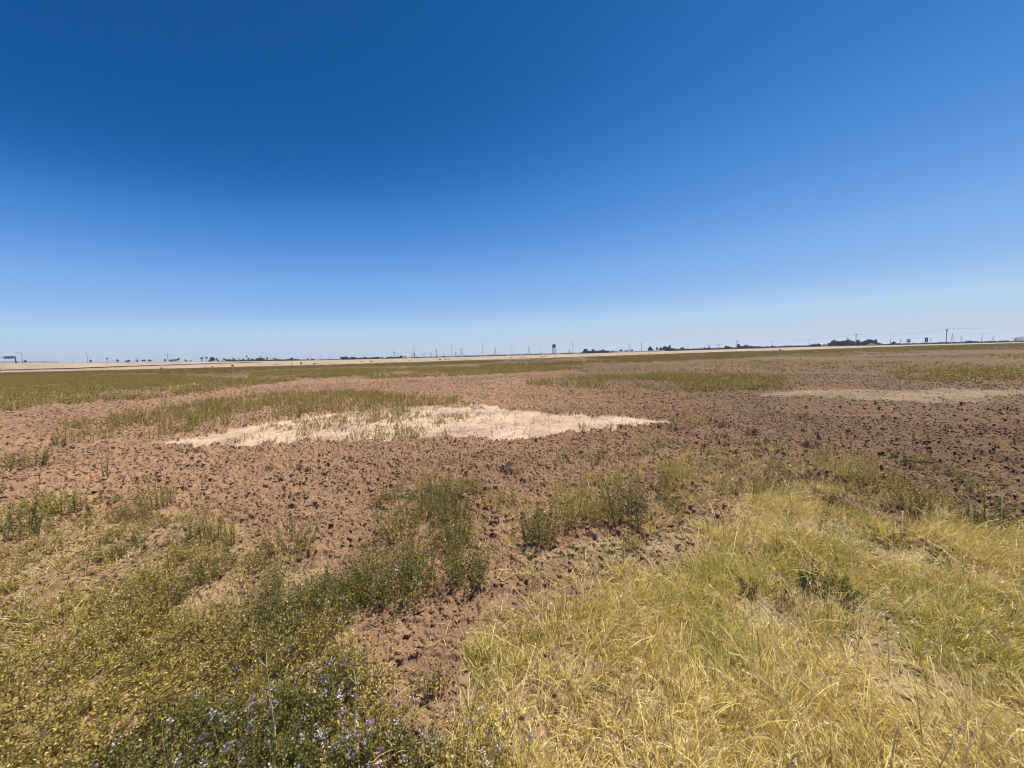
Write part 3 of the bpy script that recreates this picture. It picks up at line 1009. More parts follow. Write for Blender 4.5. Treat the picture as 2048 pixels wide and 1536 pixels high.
for k, (x, yc, w, h, Y, lb, tone) in enumerate([
        (665, 718.8, 5, 1.5, 360, 'thin low bush on the skyline between the poles and the two wide trees', T_GREY),
        (841, 714, 8, 2, 380, 'flat dark bush on the skyline right of the tallest left mast', T_DARK),
        (914, 712.3, 4, 2, 370, 'small dark bush on the skyline right of the middle mast', T_DARK),
        (938, 712, 6, 1.4, 370, 'flat bush on the skyline right of the tapered lattice tower', T_BROWN),
        (952, 711.4, 4, 1.8, 370, 'small bush on the skyline left of the mast at the centre', T_BROWN),
        (984.5, 709.4, 7, 3, 370, 'rounded dark bush on the skyline left of the centre pylon', T_DARK),
        (1000, 709.4, 8, 2.4, 370, 'flat dark bush on the skyline just right of the centre pylon', T_DARK),
        (1009, 709.2, 9, 2.6, 370, 'flat dark bush on the skyline left of the mast by the two legged sign', T_DARK),
        (1096.5, 708, 3.4, 1.2, 350, 'tiny bush on the skyline touching the left of the two legged sign', T_BROWN),
        (1762.5, 688.4, 3, 2.4, 345, 'tiny dark bush on the skyline right of the silver pickup', T_DARK),
        (1858.5, 685.8, 5, 2.4, 345, 'grey bush right of the brown sign', T_GREY),
        (1884.5, 685.4, 11, 3, 345, 'wide green bush left of the nearest cross armed pole', T_GREEN),
        (1908.5, 685.6, 5, 2.2, 345, 'small dark bush right of the nearest cross armed pole', T_DARK),
        (1918, 685.2, 9, 2.4, 345, 'low grey bush left of the black wagon', T_GREY)]):
    bush(x, yc, w, h, lb, tone, 400 + k, 'bushes on the skyline', Y, .2)

# far scrub: long low mass beyond the road that nobody could count
def scrub():
    rg = np.random.default_rng(77)
    xs = np.concatenate([rg.uniform(370, 460, 160), rg.uniform(440, 600, 420), rg.uniform(690, 800, 220), rg.uniform(1166, 1216, 200), rg.uniform(1340, 1470, 300),
                         rg.uniform(1470, 1640, 420), rg.uniform(1655, 1760, 420), rg.uniform(1760, 2400, 900), rg.uniform(-100, 2048, 500)])
    hp = np.concatenate([np.full(160, 1.2), np.full(420, 2.6), np.full(220, 1.6), np.full(200, 2.6), np.full(300, 2.0), np.full(420, 2.4), np.full(420, 3.4), np.full(900, 1.5), np.full(500, .7)])
    Y = rg.uniform(400, 520, len(xs))
    g = at(xs, hor(xs), Y)
    h = hp * 1.5 * Y / FPX * rg.uniform(.3, 1.0, len(xs)) + .9
    parts = []
    n = 9
    J = np.repeat(np.arange(len(xs)), n)
    m = len(J)
    pos = np.stack([g[J, 0] + rg.normal(0, 1.1, m), g[J, 1] + rg.normal(0, 1.1, m), rg.uniform(0, 1, m) * h[J]], 1)
    ax = rg.normal(size=(m, 3))
    ax /= np.linalg.norm(ax, axis=1, keepdims=True)
    L = rg.uniform(.7, 1.8, m)
    c = np.array([.036, .046, .028]) * rg.uniform(.5, 1.6, (m, 1))
    V, F, C = leaves(pos - ax * (L * .5)[:, None], ax, L, L * .8, c, rg)
    tag(add('far_scrub', np_mesh('far_scrub', V, F, M_TREE, C)), 'low dark scrub and undergrowth along the skyline beyond the road', 'scrub', None, 'stuff')


scrub()


# ------------------------------------------------------------------ POLES, PYLONS, LAMPS
def upright(x0, yb, yt, Y, zbase=None):
    """base point and height of something upright seen with its foot at x0 and its top at row yt"""
    b = at(x0, yb, Y)
    z0 = b[2] if zbase is None else zbase
    return (b[0], Y, z0), top_z(b[0], Y, yt) - z0


def pole(x, yt, Y, r, label, mat=None, group='poles on the skyline', name='utility_pole', arm=0.0, catg='pole', head=None):
    loc, H = upright(x, hor(x), yt, Y, 0.0)
    o = thing(name, label, catg, loc, 0, group)
    MB().bar((0, 0, -.5), (0, 0, H), r, r * .65, 8).build('shaft', mat or M_WOOD, o)
    if arm:
        m = MB().box((0, -r * 1.6, H - .45), (arm, .16, .2))
        m.build('crossarm', mat or M_WOOD, o)
        for s in (-.46, -.2, .2, .46):
            MB().bar((s * arm, -r * 1.6, H - .35), (s * arm, -r * 1.6, H - .05), .06, .04, 6).build('insulator', M_STEEL, o)
    if head == 'cap':
        MB().box((0, 0, H - .5), (.55, .55, 1.0)).build('transformer', M_DARKSTEEL, o)
    return o, loc, H


def pylon(x, yt, Y, label, wide=1.0, style='lattice', group='power pylons on the skyline'):
    loc, H = upright(x, hor(x), yt, Y, 0.0)
    o = thing('power_pylon', label, 'pylon', loc, .25, group)
    t = Y / 6500.0
    bw, tw = 2.6 * wide, .55 * wide
    mb = MB()
    if style == 'double':
        for s in (-1, 1):
            mb.bar((s * 2.4, 0, -.5), (s * 2.4, 0, H), .28, .22, 6)
        for z in (.3, .62):
            mb.bar((-2.4, 0, H * z), (2.4, 0, H * (z + .25)), t, t, 4)
            mb.bar((2.4, 0, H * z), (-2.4, 0, H * (z + .25)), t, t, 4)
        mb.build('frame', M_STEEL, o)
        MB().box((0, 0, H - .6), (11, .35, .35)).build('crossarm', M_STEEL, o)
        return o
    lv = [0, .3, .52, .7, .84, 1]
    for s, q in ((-1, -1), (1, -1), (1, 1), (-1, 1)):
        mb.bar((s * bw, q * bw, -.5), (s * tw, q * tw, H * .7), t * 1.3, t, 4)
        mb.bar((s * tw, q * tw, H * .7), (s * .12, q * .12, H), t, t * .8, 4)
    for a, b in zip(lv[:-1], lv[1:]):
        wa = bw + (tw - bw) * min(1, a / .7) if a < .7 else tw * (1 - (a - .7) / .34)
        wb = bw + (tw - bw) * min(1, b / .7) if b < .7 else tw * (1 - (b - .7) / .34)
        for q in (-1, 1):
            mb.bar((-wa, q * wa, H * a), (wb, q * wb, H * b), t * .7, t * .7, 4)
            mb.bar((wa, q * wa, H * a), (-wb, q * wb, H * b), t * .7, t * .7, 4)
    mb.build('tower', M_STEEL, o)
    for z, l in ((.72, 2.6), (.84, 3.2), (.95, 2.2)):
        m = MB()
        for s in (-1, 1):
            m.bar((0, 0, H * z + .5), (s * l * wide, 0, H * z), t, t * .6, 4)
            m.bar((0, 0, H * z - .4), (s * l * wide, 0, H * z), t * .8, t * .6, 4)
        m.build('crossarm', M_STEEL, o)
    return o


def mast(x, yt, Y, label, r=.22):
    loc, H = upright(x, hor(x), yt, Y, 0.0)
    o = thing('lattice_mast', label, 'mast', loc, 0, 'tall thin masts')
    mb = MB()
    for k in range(3):
        a = k * 2.094
        mb.bar((r * math.cos(a), r * math.sin(a), -.5), (r * .7 * math.cos(a), r * .7 * math.sin(a), H), .085, .07, 4)
    n = int(H / 2.4)
    for k in range(n):
        a, b = (k % 3) * 2.094, ((k + 1) % 3) * 2.094
        mb.bar((r * math.cos(a), r * math.sin(a), k * 2.4), (r * math.cos(b), r * math.sin(b), k * 2.4 + 2.4), .04, .04, 4)
    mb.build('shaft', M_STEEL, o)
    MB().bar((0, 0, H), (0, 0, H + .9), .07, .05, 5).build('beacon', M_DARKSTEEL, o)
    return o


mast(828.6, 688.2, 520, 'tallest left mast, standing by a short pylon right of the white box truck')
mast(903.7, 690.4, 540, 'thin mast right of the one headed lamp pole')
mast(965.6, 686.2, 520, 'thin mast at the middle, between the tapered tower and the centre pylon')
mast(1024.0, 687.0, 520, 'thin mast between the centre pylon and the two legged sign')
mast(1104.6, 682.4, 560, 'thin mast rising behind the left leg of the two legged sign')
mast(1145.6, 680.2, 500, 'thin mast right of the two legged sign, left of the hedge row')
mast(176.2, 704.8, 420, 'tall thin mast on the left, before the small poles and palms', .2)

for x, yt, Y, w, lb in [
        (789.0, 702.0, 900, 1.2, 'pylon above the low trees right of the white roofed building'),
        (795.6, 708.0, 1500, 1.2, 'faint distant pylon left of the white box truck'),
        (826.6, 702.0, 1000, 1.0, 'short pylon touching the tallest left mast'),
        (848.0, 706.0, 1500, 1.2, 'faint pylon, left one of two right of the tallest left mast'),
        (862.6, 705.0, 1300, 1.2, 'faint pylon just left of the one headed lamp pole'),
        (887.6, 706.6, 1700, 1.2, 'faintest pylon between the lamp pole and the middle mast'),
        (911.5, 704.6, 1300, 1.2, 'short pylon just right of the middle mast'),
        (923.5, 697.0, 800, 1.6, 'tapered lattice tower with a broad foot left of the centre'),
        (990.7, 693.0, 900, 1.1, 'centre pylon between two bushes on the skyline'),
        (1058.0, 693.0, 900, 1.2, 'pylon left of the thin pole and the two legged sign'),
        (1139.0, 697.6, 1500, 1.2, 'faint pylon left of the mast right of the two legged sign'),
        (1367.6, 692.0, 1600, 1.2, 'faint pylon, left one of two above the row right of the dark pickup'),
        (1376.0, 691.0, 1500, 1.2, 'faint pylon, right one of two above the row right of the dark pickup'),
        (1474.0, 680.0, 760, 1.5, 'tall grey lattice tower above the left end of the dark wood'),
        (1495.0, 686.6, 1700, 1.2, 'faint pylon peeping over the middle of the dark wood'),
        (1694.0, 674.0, 900, 1.2, 'pylon above the grove left of the cross armed pole'),
        (1800.6, 677.6, 1300, 1.2, 'faint pylon left of the green square sign'),
        (1860.8, 675.6, 1300, 1.2, 'faint pylon just right of the brown sign'),
        (1904.0, 666.8, 900, 1.2, 'pylon right of the nearest cross armed pole'),
        (1922.6, 672.0, 1300, 1.2, 'faint pylon left of the black wagon'),
        (1986.0, 671.6, 1300, 1.2, 'faint pylon above the two dark cars'),
        (2043.6, 671.8, 1500, 1.2, 'faint pylon at the right end of the skyline')]:
    pylon(x, yt, Y, lb, w)
pylon(1436.0, 688.6, 620, 'pale double pole pylon left of the grey tree', 1.0, 'double')

for x, yt, Y, r, arm, lb in [
        (145.4, 720.8, 300, .13, 0, 'short thin pole right of the end of the guardrail'),
        (275.8, 715.2, 360, .16, 1.6, 'short pole with a dark box left of the row of four palms'),
        (604.4, 715.0, 480, .15, 0, 'thin pole left of the leaning palm'),
        (621.6, 714.8, 480, .16, 1.8, 'thin pole just right of the leaning palm'),
        (630.4, 716.4, 520, .14, 0, 'shortest thin pole right of the leaning palm'),
        (643.5, 711.4, 460, .17, 1.6, 'tallest pole of the small group left of the two wide trees'),
        (654.5, 713.8, 520, .14, 0, 'middle pole of the small group left of the two wide trees'),
        (659.4, 713.2, 500, .17, 1.8, 'rightmost pole of the small group left of the two wide trees'),
        (744.4, 709.0, 480, .17, 0, 'single pole between the square dark tree and the flat topped tree'),
        (823.3, 708.6, 440, .2, 0, 'short dark pole left of the tallest left mast'),
        (1080.6, 698.6, 460, .15, 0, 'single thin pole left of the two legged sign'),
        (1256.5, 693.6, 480, .13, 0, 'thinner and shorter of two close poles right of the dome tree'),
        (1258.6, 687.2, 460, .22, 1.4, 'taller of two close poles right of the dome tree'),
        (1283.0, 685.8, 440, .24, 1.4, 'single stout pole over the white barrier left of the tall dark tree'),
        (1543.6, 682.0, 430, .19, 3.0, 'cross armed pole over the small trees right of the dark wood'),
        (1556.0, 685.2, 560, .16, 3.0, 'fainter cross armed pole right of the one by the dark wood'),
        (1616.5, 682.6, 420, .13, 0, 'thin pole left of the open carport'),
        (1781.0, 676.6, 330, .2, 0, 'plain stout post left of the green square sign')]:
    o, loc, H = pole(x, yt, Y, r, lb, arm=arm)
    if x == 275.8:
        MB().box((0, -.3, H * .62), (1.0, .5, 2.0)).build('meter_box', M_DARKSTEEL, o)
p = on_crest(183.2, 3)
o, loc, H = pole(183.2, 715.2, 300, .15, 'short pole with a dark round box right of the tall left mast')
MB().box((0, -.3, H * .66), (1.1, .5, 1.5)).build('meter_box', M_DARKSTEEL, o)
o, loc, H = pole(829.6, 707.6, 440, .2, 'short pole with a bulky dark top touching the right of the tallest left mast')
MB().box((0, 0, H * .86), (1.3, 1.0, 2.2)).build('transformer', M_STEEL, o)

# the two nearest wooden power poles and their wires
near = []
for x, yt, yb, Y, lb in ((1711.5, 668.6, 692.0, 330, 'power pole with a wide cross arm in front of the grove'), (1892.0, 657.6, 690.0, 292, 'nearest tall power pole with cross arm and transformer')):
    b = at(x, yb, Y)
    H = top_z(b[0] - .3, Y, yt) - b[2]
    o = thing('power_pole', lb, 'pole', tuple(b), 0, 'near power poles')
    MB().bar((0, 0, -.6), (-.22 if x > 1800 else -.1, 0, H), .25, .17, 8).build('shaft', M_WOOD, o)
    MB().box((-.2, -.32, H - .35), (3.0, .18, .24)).build('crossarm', M_WOOD, o)
    for s in (-1.35, -.6, .6, 1.35):
        MB().bar((-.2 + s, -.32, H - .25), (-.2 + s, -.32, H + .1), .07, .05, 6).build('insulator', M_STEEL, o)
    if x > 1800:
        MB().bar((-.3, -.6, H - 2.1), (-.3, -.6, H - 1.0), .34, .34, 10).build('transformer', M_STEEL, o)
    else:
        MB().box((-.2, -.32, H - 1.5), (2.0, .16, .2)).build('lower_crossarm', M_WOOD, o)
    near.append((b[0] - .2, Y - .32, b[2] + H + .1))
o, loc, H = pole(1963.4, 667.6, 295, .2, 'plain power pole without cross arm right of the black wagon', group='near power poles', name='power_pole')


def wire(a, b, label, sag):
    n = 24
    mb = MB()
    pts = []
    for k in range(n + 1):
        t = k / n
        pts.append((a[0] + (b[0] - a[0]) * t, a[1] + (b[1] - a[1]) * t, a[2] + (b[2] - a[2]) * t - sag * 4 * t * (1 - t)))
    for p, q in zip(pts[:-1], pts[1:]):
        mb.bar(p, q, .025, .025, 4)
    tag(mb.build('power_line', M_DARKSTEEL), label, 'wire', 'wires of the near power poles')


e1 = at(2330, 640.0, 270)
e0 = at(1560, 681.5, 420)
for s, w in ((-1.3, 'left'), (1.3, 'right')):
    f = 'far' if s < 0 else 'near'
    wire((near[0][0] + s, near[0][1], near[0][2]), (near[1][0] + s, near[1][1], near[1][2]), 'sagging wire between the two cross armed power poles, on the %s arm ends' % w, 2.2)
    wire((near[1][0] + s, near[1][1], near[1][2]), (e1[0] + s, e1[1], e1[2]), 'wire running right from the nearest power pole, from its %s arm end' % w, 1.4)
    wire((e0[0] + s, e0[1], e0[2]), (near[0][0] + s, near[0][1], near[0][2]), 'wire running left from the pole before the grove, from its %s arm end' % w, 1.5)

# lamps
def street_lamp(x, yb, yt, Y, armlen, label, zb=None):
    b = at(x, yb, Y)
    H = top_z(b[0], Y, yt) - b[2]
    o = thing('street_lamp', label, 'street lamp', tuple(b), 0, 'street lamps on the bank')
    MB().bar((0, 0, -.5), (0, 0, H - .5), .13, .08, 8).build('shaft', M_STEEL, o)
    m = MB()
    m.bar((0, 0, H - .5), (armlen * .4, 0, H - .08), .06, .05, 6)
    m.bar((armlen * .4, 0, H - .08), (armlen, 0, H), .05, .05, 6)
    m.build('arm', M_STEEL, o)
    MB().box((armlen * 1.12, 0, H - .02), (abs(armlen) * .3, .3, .14)).build('lamp_head', M_STEEL, o)


street_lamp(45.5, 725.6, 704.4, 232, -2.6, 'tall street lamp with its arm to the left beside the overhead green sign')
street_lamp(270.8, 724.6, 712.0, 300, 2.0, 'thin street lamp with its arm to the right before the four palms')
loc, H = upright(336.8, hor(336.8), 708.4, 420, 0.0)
o = thing('high_mast_lamp', 'high mast lamp with a ring of lights over the palm cluster', 'street lamp', loc)
MB().bar((0, 0, -.5), (0, 0, H), .3, .18, 8).build('shaft', M_STEEL, o)
m = MB()
for k in range(8):
    a = k * .785
    m.bar((0, 0, H - .2), (1.5 * math.cos(a), 1.5 * math.sin(a), H), .06, .05, 5)
m.build('ring', M_STEEL, o)
for k in range(8):
    a = k * .785
    MB().box((1.6 * math.cos(a), 1.6 * math.sin(a), H + .02), (.6, .35, .4), a).build('lamp_head', M_STEEL, o)
loc, H = upright(873.4, hor(873.4), 699.0, 420, 0.0)
o = thing('lamp_pole', 'dark lamp pole with one bulky head to the left', 'lamp pole', loc)
MB().bar((0, 0, -.5), (0, 0, H), .32, .22, 8).build('shaft', M_STEEL, o)
MB().box((-.55, 0, H - .35), (1.3, .6, .7)).build('lamp_head', M_DARKSTEEL, o)

# ------------------------------------------------------------------ SIGNS
b = at(32.4, 726.2, 222)
H = top_z(b[0], 222, 712.0) - b[2]
o = thing('overhead_sign', 'overhead green road sign with a red and white shield on one dark post', 'road sign', tuple(b), .1)
MB().bar((0, 0, -.6), (-.25, 0, H), .3, .24, 10).build('post', M_DARKSTEEL, o)
MB().bar((-.3, 0, H - .35), (-7.4, 0, H - .45), .14, .12, 8).bar((-.3, 0, H - 1.1), (-7.4, 0, H - 1.05), .12, .1, 8).build('arm', M_DARKSTEEL, o)
pw = 20.2 * 222 / FPX
pn = MB().box((-1.5 - pw * .35, -.25, H - .75), (pw * .7, .08, 1.45)).build('panel', M_GREEN, o)
m = MB()
rg = np.random.default_rng(8)
for r in range(2):
    xx = -1.2 - pw * .65
    while xx < -2.1:
        l = rg.uniform(.18, .4)
        m.box((xx + l / 2, -.30, H - .55 - .45 * r), (l * .8, .02, .16))
        xx += l
m.build('lettering', M_SIGNWHITE, pn)
cx = -1.5 + 0.35
MB().box((cx + .12, -.25, H - .75), (1.9, .08, 1.5)).build('shield_panel', M_SIGNWHITE, o)
m = MB()
m.bar((cx, -.30, H - .75), (cx, -.33, H - .75), .66, .66, 18)
sh = m.build('shield', M_RED, o)
MB().bar((cx, -.335, H - .8), (cx, -.35, H - .8), .24, .24, 12).build('number', M_SIGNWHITE, sh)

b = at(215.2, 725.6, 270)
H = top_z(b[0], 270, 714.6) - b[2]
o = thing('warning_sign', 'small yellow diamond road sign on a thin post left of the lone palm', 'road sign', tuple(b))
MB().bar((0, 0, -.4), (0, 0, H), .09, .09, 6).build('post', M_WOOD, o)
d = .95
MB().prism([(-d, H - .95), (0, H - 1.9), (d, H - .95), (0, H)], -.14, -.1).build('panel', M_YELLOW, o)


def two_post_sign(x, xl, xr, yp0, yp1, yb, Y, wpx, matp, label, rows, rot=0.0, col=False):
    b = at(x, yb, Y)
    s = Y / FPX
    zt, zb = top_z(b[0], Y, yp0) - b[2], top_z(b[0], Y, yp1) - b[2]
    w = wpx * s
    o = thing('road_sign', label, 'road sign', tuple(b), rot)
    for xx in (xl, xr):
        MB().box(((xx - x) * s, 0, zt / 2 - .3), (.28, .2, zt + .5)).build('post', M_WOOD, o)
    pn = MB().box((0, -.16, (zt + zb) / 2), (w, .08, zt - zb)).build('panel', matp, o)
    m = MB()
    rg = np.random.default_rng(int(x))
    for r in range(rows):
        z = zt - (zt - zb) * (r + 1) / (rows + 1)
        if col:
            m.box((0, -.21, z), (w * .28, .02, (zt - zb) / (rows + 1) * .6))
        else:
            m.box((-w * .12, -.21, z), (w * rg.uniform(.35, .55), .02, .22))
    m.build('lettering', M_SIGNWHITE if not col else M_SILVER, pn)
    return o


two_post_sign(1816.2, 1813.6, 1818.5, 678.6, 684.2, 692.4, 285, 7.6, M_GREEN, 'green square road sign on two posts left of the brown sign', 1)
two_post_sign(1852.0, 1849.6, 1853.9, 675.0, 684.0, 688.6, 296, 5.9, M_BROWN, 'brown upright road sign on two posts with a pale column of words', 4, 0, True)

# two legged billboard seen nearly edge on
Y = 322
b = at(1108.2, 709.2, Y)
s = Y / FPX
H = top_z(b[0], Y, 688.4) - b[2]
o = thing('two_legged_sign', 'dark narrow billboard seen edge on atop two stout dark legs', 'billboard', tuple(b), rad(-18))
for xx, w in ((-.85, .55), (.85, .62)):
    MB().box((xx, 0, H / 2 - .4), (w, .5, H - .2)).build('leg', M_DARKSTEEL, o)
MB().prism([(-1.0, H - 2.7), (1.05, H - 2.9), (1.1, H), (.75, H + .1), (.3, H - .25), (-.95, H - .35)], -1.5, 1.5).build('panel', M_DARKSTEEL, o, .03)
MB().box((0, -1.7, H - 2.75), (1.9, .5, .1)).build('catwalk', M_DARKSTEEL, o)

# ------------------------------------------------------------------ BUILDINGS
def building(x0, x1, yt, Y, label, wall, roof, name, depth=9.0, arc=False):
    a, c = at(x0, hor(x0), Y), at(x1, hor(x1), Y)
    w = c[0] - a[0]
    cx = (a[0] + c[0]) / 2
    H = top_z(cx, Y, yt)
    o = thing(name, label, 'building', (cx, Y, 0), 0)
    eave = H * .72
    MB().box((0, depth / 2, eave / 2), (w, depth, eave)).build('wall', wall, o)
    if arc:
        pts = [(-w / 2 - .1, eave)] + [(-w / 2 * math.cos(t), eave + (H - eave) * math.sin(t)) for t in np.linspace(.35, 2.5, 9)] + [(w / 2 + .1, eave)]
    else:
        pts = [(-w / 2 - .25, eave), (0, H), (w / 2 + .25, eave)] if w < 6 else [(-w / 2 - .25, eave), (-w / 2 + 1.2, H), (w / 2 - 1.2, H), (w / 2 + .25, eave)]
    MB().prism(pts, -.3, depth + .3).build('roof', roof, o)
    d = MB().box((w * .22, -.03, eave * .38), (1.0, .06, eave * .76)).build('door', M_SHED, o)
    MB().box((w * .22 + .35, -.08, eave * .38), (.12, .05, .12)).build('handle', M_STEEL, d)
    for k in (-.3, -.05):
        f = MB().box((w * k, -.03, eave * .6), (w * .12, .06, eave * .3)).build('window', M_GLASS, o)
        MB().box((w * k, -.06, eave * .44), (w * .14, .08, .1)).build('sill', M_WHITE, f)
    return o


building(1642.2, 1655.4, 687.4, 330, 'cream building with a rounded right end beside the dark shed', M_CREAM, M_CREAM, 'cream_building', 8, True)
building(1633.2, 1642.0, 686.9, 328, 'dark shed between the open carport and the cream building', M_SHED, M_ROOF, 'shed', 7)
building(760.6, 769.4, 715.0, 400, 'low white roofed building between the flat topped tree and low trees', M_WHITE, M_WHITE, 'white_building', 8)
a, c = at(1619, 694, 332), at(1633, 694, 332)
w = c[0] - a[0]
cx = (a[0] + c[0]) / 2
H = top_z(cx, 332, 689.8)
o = thing('carport', 'open carport with a dark sloping roof on posts left of the shed', 'carport', (cx, 332, 0))
MB().prism([(-w / 2 - .2, H - .75), (w / 2 + .1, H - .15), (w / 2 + .1, H + .1), (-w / 2 - .2, H - .45)], -.2, 6).build('roof', M_ROOF, o)
for xx, yy in ((-w / 2 + .2, .2), (-w / 6, .2), (w / 5, .2), (-w / 2 + .2, 5.6), (-w / 6, 5.6), (w / 5, 5.6)):
    MB().box((xx, yy, H / 2 - .35), (.25, .25, H - .6)).build('post', M_SHED, o)


# ------------------------------------------------------------------ VEHICLES
def vehicle(kind, x, ybase, Y, L, facing, paint, label, name, group='vehicles on the far road', loc=None):
    """kind: pickup, wagon, sedan, van. Built along x with the bonnet toward +x, then turned."""
    p = loc if loc is not None else at(x, ybase, Y)
    o = thing(name, label, {'pickup': 'pickup', 'wagon': 'car', 'sedan': 'car', 'van': 'truck'}[kind], tuple(p), 0 if facing > 0 else math.pi, group)
    k = L / 5.6
    wd = 1.0
    if kind == 'pickup':
        body = [(-2.8, .5), (-2.8, 1.08), (-.75, 1.1), (-.72, 1.15), (1.05, 1.15), (2.6, 1.05), (2.8, .9), (2.8, .5)]
        cab = [(-.72, 1.15), (-.62, 1.85), (.35, 1.88), (1.15, 1.15)]
        gls = [(-.5, 1.2), (-.42, 1.72), (.3, 1.74), (.85, 1.2)]
        ax = (-1.75, 1.75)
    elif kind == 'wagon':
        body = [(-2.6, .45), (-2.65, 1.1), (1.0, 1.1), (2.5, .98), (2.7, .8), (2.7, .45)]
        cab = [(-2.6, 1.1), (-2.35, 1.78), (.2, 1.82), (1.3, 1.1)]
        gls = [(-2.2, 1.16), (-2.05, 1.68), (.1, 1.7), (.9, 1.16)]
        ax = (-1.65, 1.65)
    elif kind == 'sedan':
        body = [(-2.4, .4), (-2.45, .95), (-1.3, 1.0), (1.0, .96), (2.3, .82), (2.45, .65), (2.45, .4)]
        cab = [(-1.6, 1.0), (-.85, 1.42), (.1, 1.45), (1.1, .96)]
        gls = [(-1.2, 1.02), (-.75, 1.34), (.05, 1.36), (.75, 1.0)]
        ax = (-1.45, 1.5)
    else:
        body = [(-2.8, .55), (-2.8, .95), (1.1, .95), (1.1, 1.3), (2.4, 1.2), (2.8, 1.0), (2.8, .5)]
        cab = [(.95, 1.3), (1.0, 2.15), (1.9, 2.15), (2.4, 1.2)]
        gls = [(1.15, 1.35), (1.2, 2.0), (1.75, 2.0), (2.1, 1.35)]
        ax = (-1.7, 1.8)
    sc = lambda q: [(a * k, b * k) for a, b in q]
    MB().prism(sc(body), -wd * k, wd * k).build('body', paint, o, .04)
    cb = MB().prism(sc(cab), -.86 * k, .86 * k).build('cabin', paint, o, .05)
    for s in (-1, 1):
        MB().prism(sc(gls), s * .875 * k - .01, s * .875 * k + .01).build('window', M_GLASS, cb)
    if kind == 'van':
        MB().box((-.95 * k, 0, 1.75 * k), (3.6 * k, 1.9 * k, 1.55 * k)).build('cargo_box', paint, o, .04)
    for a in ax:
        for s in (-1, 1):
            wh = MB().wheel(a * k, s * .88 * k, .4 * k, .26 * k).build('wheel', M_RUBBER, o)
            MB().wheel(a * k, s * .98 * k, .4 * k, .1 * k).mesh('x', M_STEEL)
            MB().bar((a * k, s * (1.01) * k - .02, .4 * k), (a * k, s * 1.01 * k + .02, .4 * k), .2 * k, .2 * k, 10).build('rim', M_STEEL, wh)
    for s in (-1, 1):
        MB().box((body[-2][0] * k - .02, s * .7 * k, body[-2][1] * k - .05), (.1, .3 * k, .16 * k)).build('headlight', M_SIGNWHITE, o)
    return o


def veh_on_road(kind, x, L, facing, paint, label, name, back=9.0):
    return vehicle(kind, x, 0, 0, L, facing, paint, label, name, loc=on_crest(x, back))


veh_on_road('pickup', 1744.2, 6.0, 1, M_SILVER, 'silver and white pickup on the road before the right grove', 'pickup_truck')
veh_on_road('pickup', 1313.2, 5.4, -1, M_WHITE, 'bright white pickup with the pointed tree behind it', 'pickup_truck')
veh_on_road('pickup', 1337.0, 5.6, 1, M_BLACK, 'dark pickup on the road under the tall pale trees', 'pickup_truck', 10)
veh_on_road('van', 810.6, 4.9, 1, M_WHITE, 'white truck beside the upright dark tree left of the masts', 'white_truck')
veh_on_road('wagon', 1935.2, 6.4, -1, M_BLACK, 'black wagon right of the nearest power pole', 'parked_wagon')
veh_on_road('sedan', 1976.0, 5.6, -1, M_BLACK, 'dark car just right of the plain power pole', 'dark_car')
veh_on_road('sedan', 1988.5, 4.8, -1, M_BLACK, 'second dark car right of the plain power pole, farther from it', 'dark_car', 10)
veh_on_road('van', 2032.0, 8.4, -1, M_WHITE, 'white truck at the right end of the road', 'white_truck')

# ------------------------------------------------------------------ FIELD VEGETATION
def stuff(name, parts, mat, label, catg):
    V, F, C = cat(parts) if isinstance(parts, list) else parts
    o = add(name, np_mesh(name, V, F, mat, C))
    return tag(o, label, catg, None, 'stuff')


def strip(name, poly, dens, h, nst, nleaf, spread, ls, stw, pal, seed, label, thr=.42, ns=3.0, lean=.45):
    p = scatter(poly, dens, seed, ns, thr)
    rg = np.random.default_rng(seed)
    st, lf, tip = alfalfa(p, gz(p), h * rg.uniform(.6, 1.25, len(p)), nst, nleaf, spread, ls, stw, pal, seed, lean)
    o = thing_stuff(name, st, lf, label)
    return o


def thing_stuff(name, st, lf, label):
    V, F, C = cat([st, lf])
    return tag(add(name, np_mesh(name, V, F, M_LEAF, C)), label, 'alfalfa', None, 'stuff')


strip('alfalfa_strip', Z_B, 20, .34, 5, 11, .22, .034, .010, 'band', 501, 'alfalfa strip running up to the left edge of the pale patch', .35, 1.6)
strip('alfalfa_strip', Z_B2, 46, .17, 4, 7, .14, .026, .009, 'band', 502, 'sparse alfalfa straggling over the left half of the pale patch', .42, 1.3)
strip('alfalfa_strip', Z_A, 10, .38, 4, 8, .3, .06, .016, 'band', 503, 'broad alfalfa strip across the left middle of the field', .34, 3.5)
strip('alfalfa_strip', Z_C, 7, .42, 4, 7, .45, .08, .018, 'band', 504, 'yellow green strip across the centre far field', .46, 6)
strip('alfalfa_strip', Z_C2, 1.6, .40, 4, 6, .7, .12, .026, 'field', 505, 'thin olive strip below the centre skyline', .38, 8)
strip('alfalfa_strip', Z_D, 15, .38, 4, 8, .26, .055, .014, 'band', 506, 'yellow green strip in front of the brown soil right of centre', .44, 3)
strip('alfalfa_strip', Z_E, 9, .36, 4, 7, .32, .07, .016, 'band', 507, 'olive strip at the right edge above the grey stubble', .42, 4)
strip('alfalfa_strip', Z_F1, 1.0, .40, 4, 5, .9, .16, .03, 'field', 508, 'olive strip along the foot of the left bank', .36, 9)
strip('alfalfa_strip', Z_F2, 1.1, .40, 4, 5, .9, .16, .03, 'field', 509, 'olive strip along the foot of the bank right of centre', .36, 9)
strip('alfalfa_strip', Z_F3, .6, .42, 4, 5, 1.2, .2, .04, 'field', 510, 'olive strip along the field edge below the road signs', .34, 12)
Z_FAR = P((-500, 753), (0, 746), (640, 731), (1280, 711), (1800, 694), (2500, 673), (2500, 728), (1900, 738), (1500, 750), (1000, 742), (600, 748), (250, 752), (-500, 770))
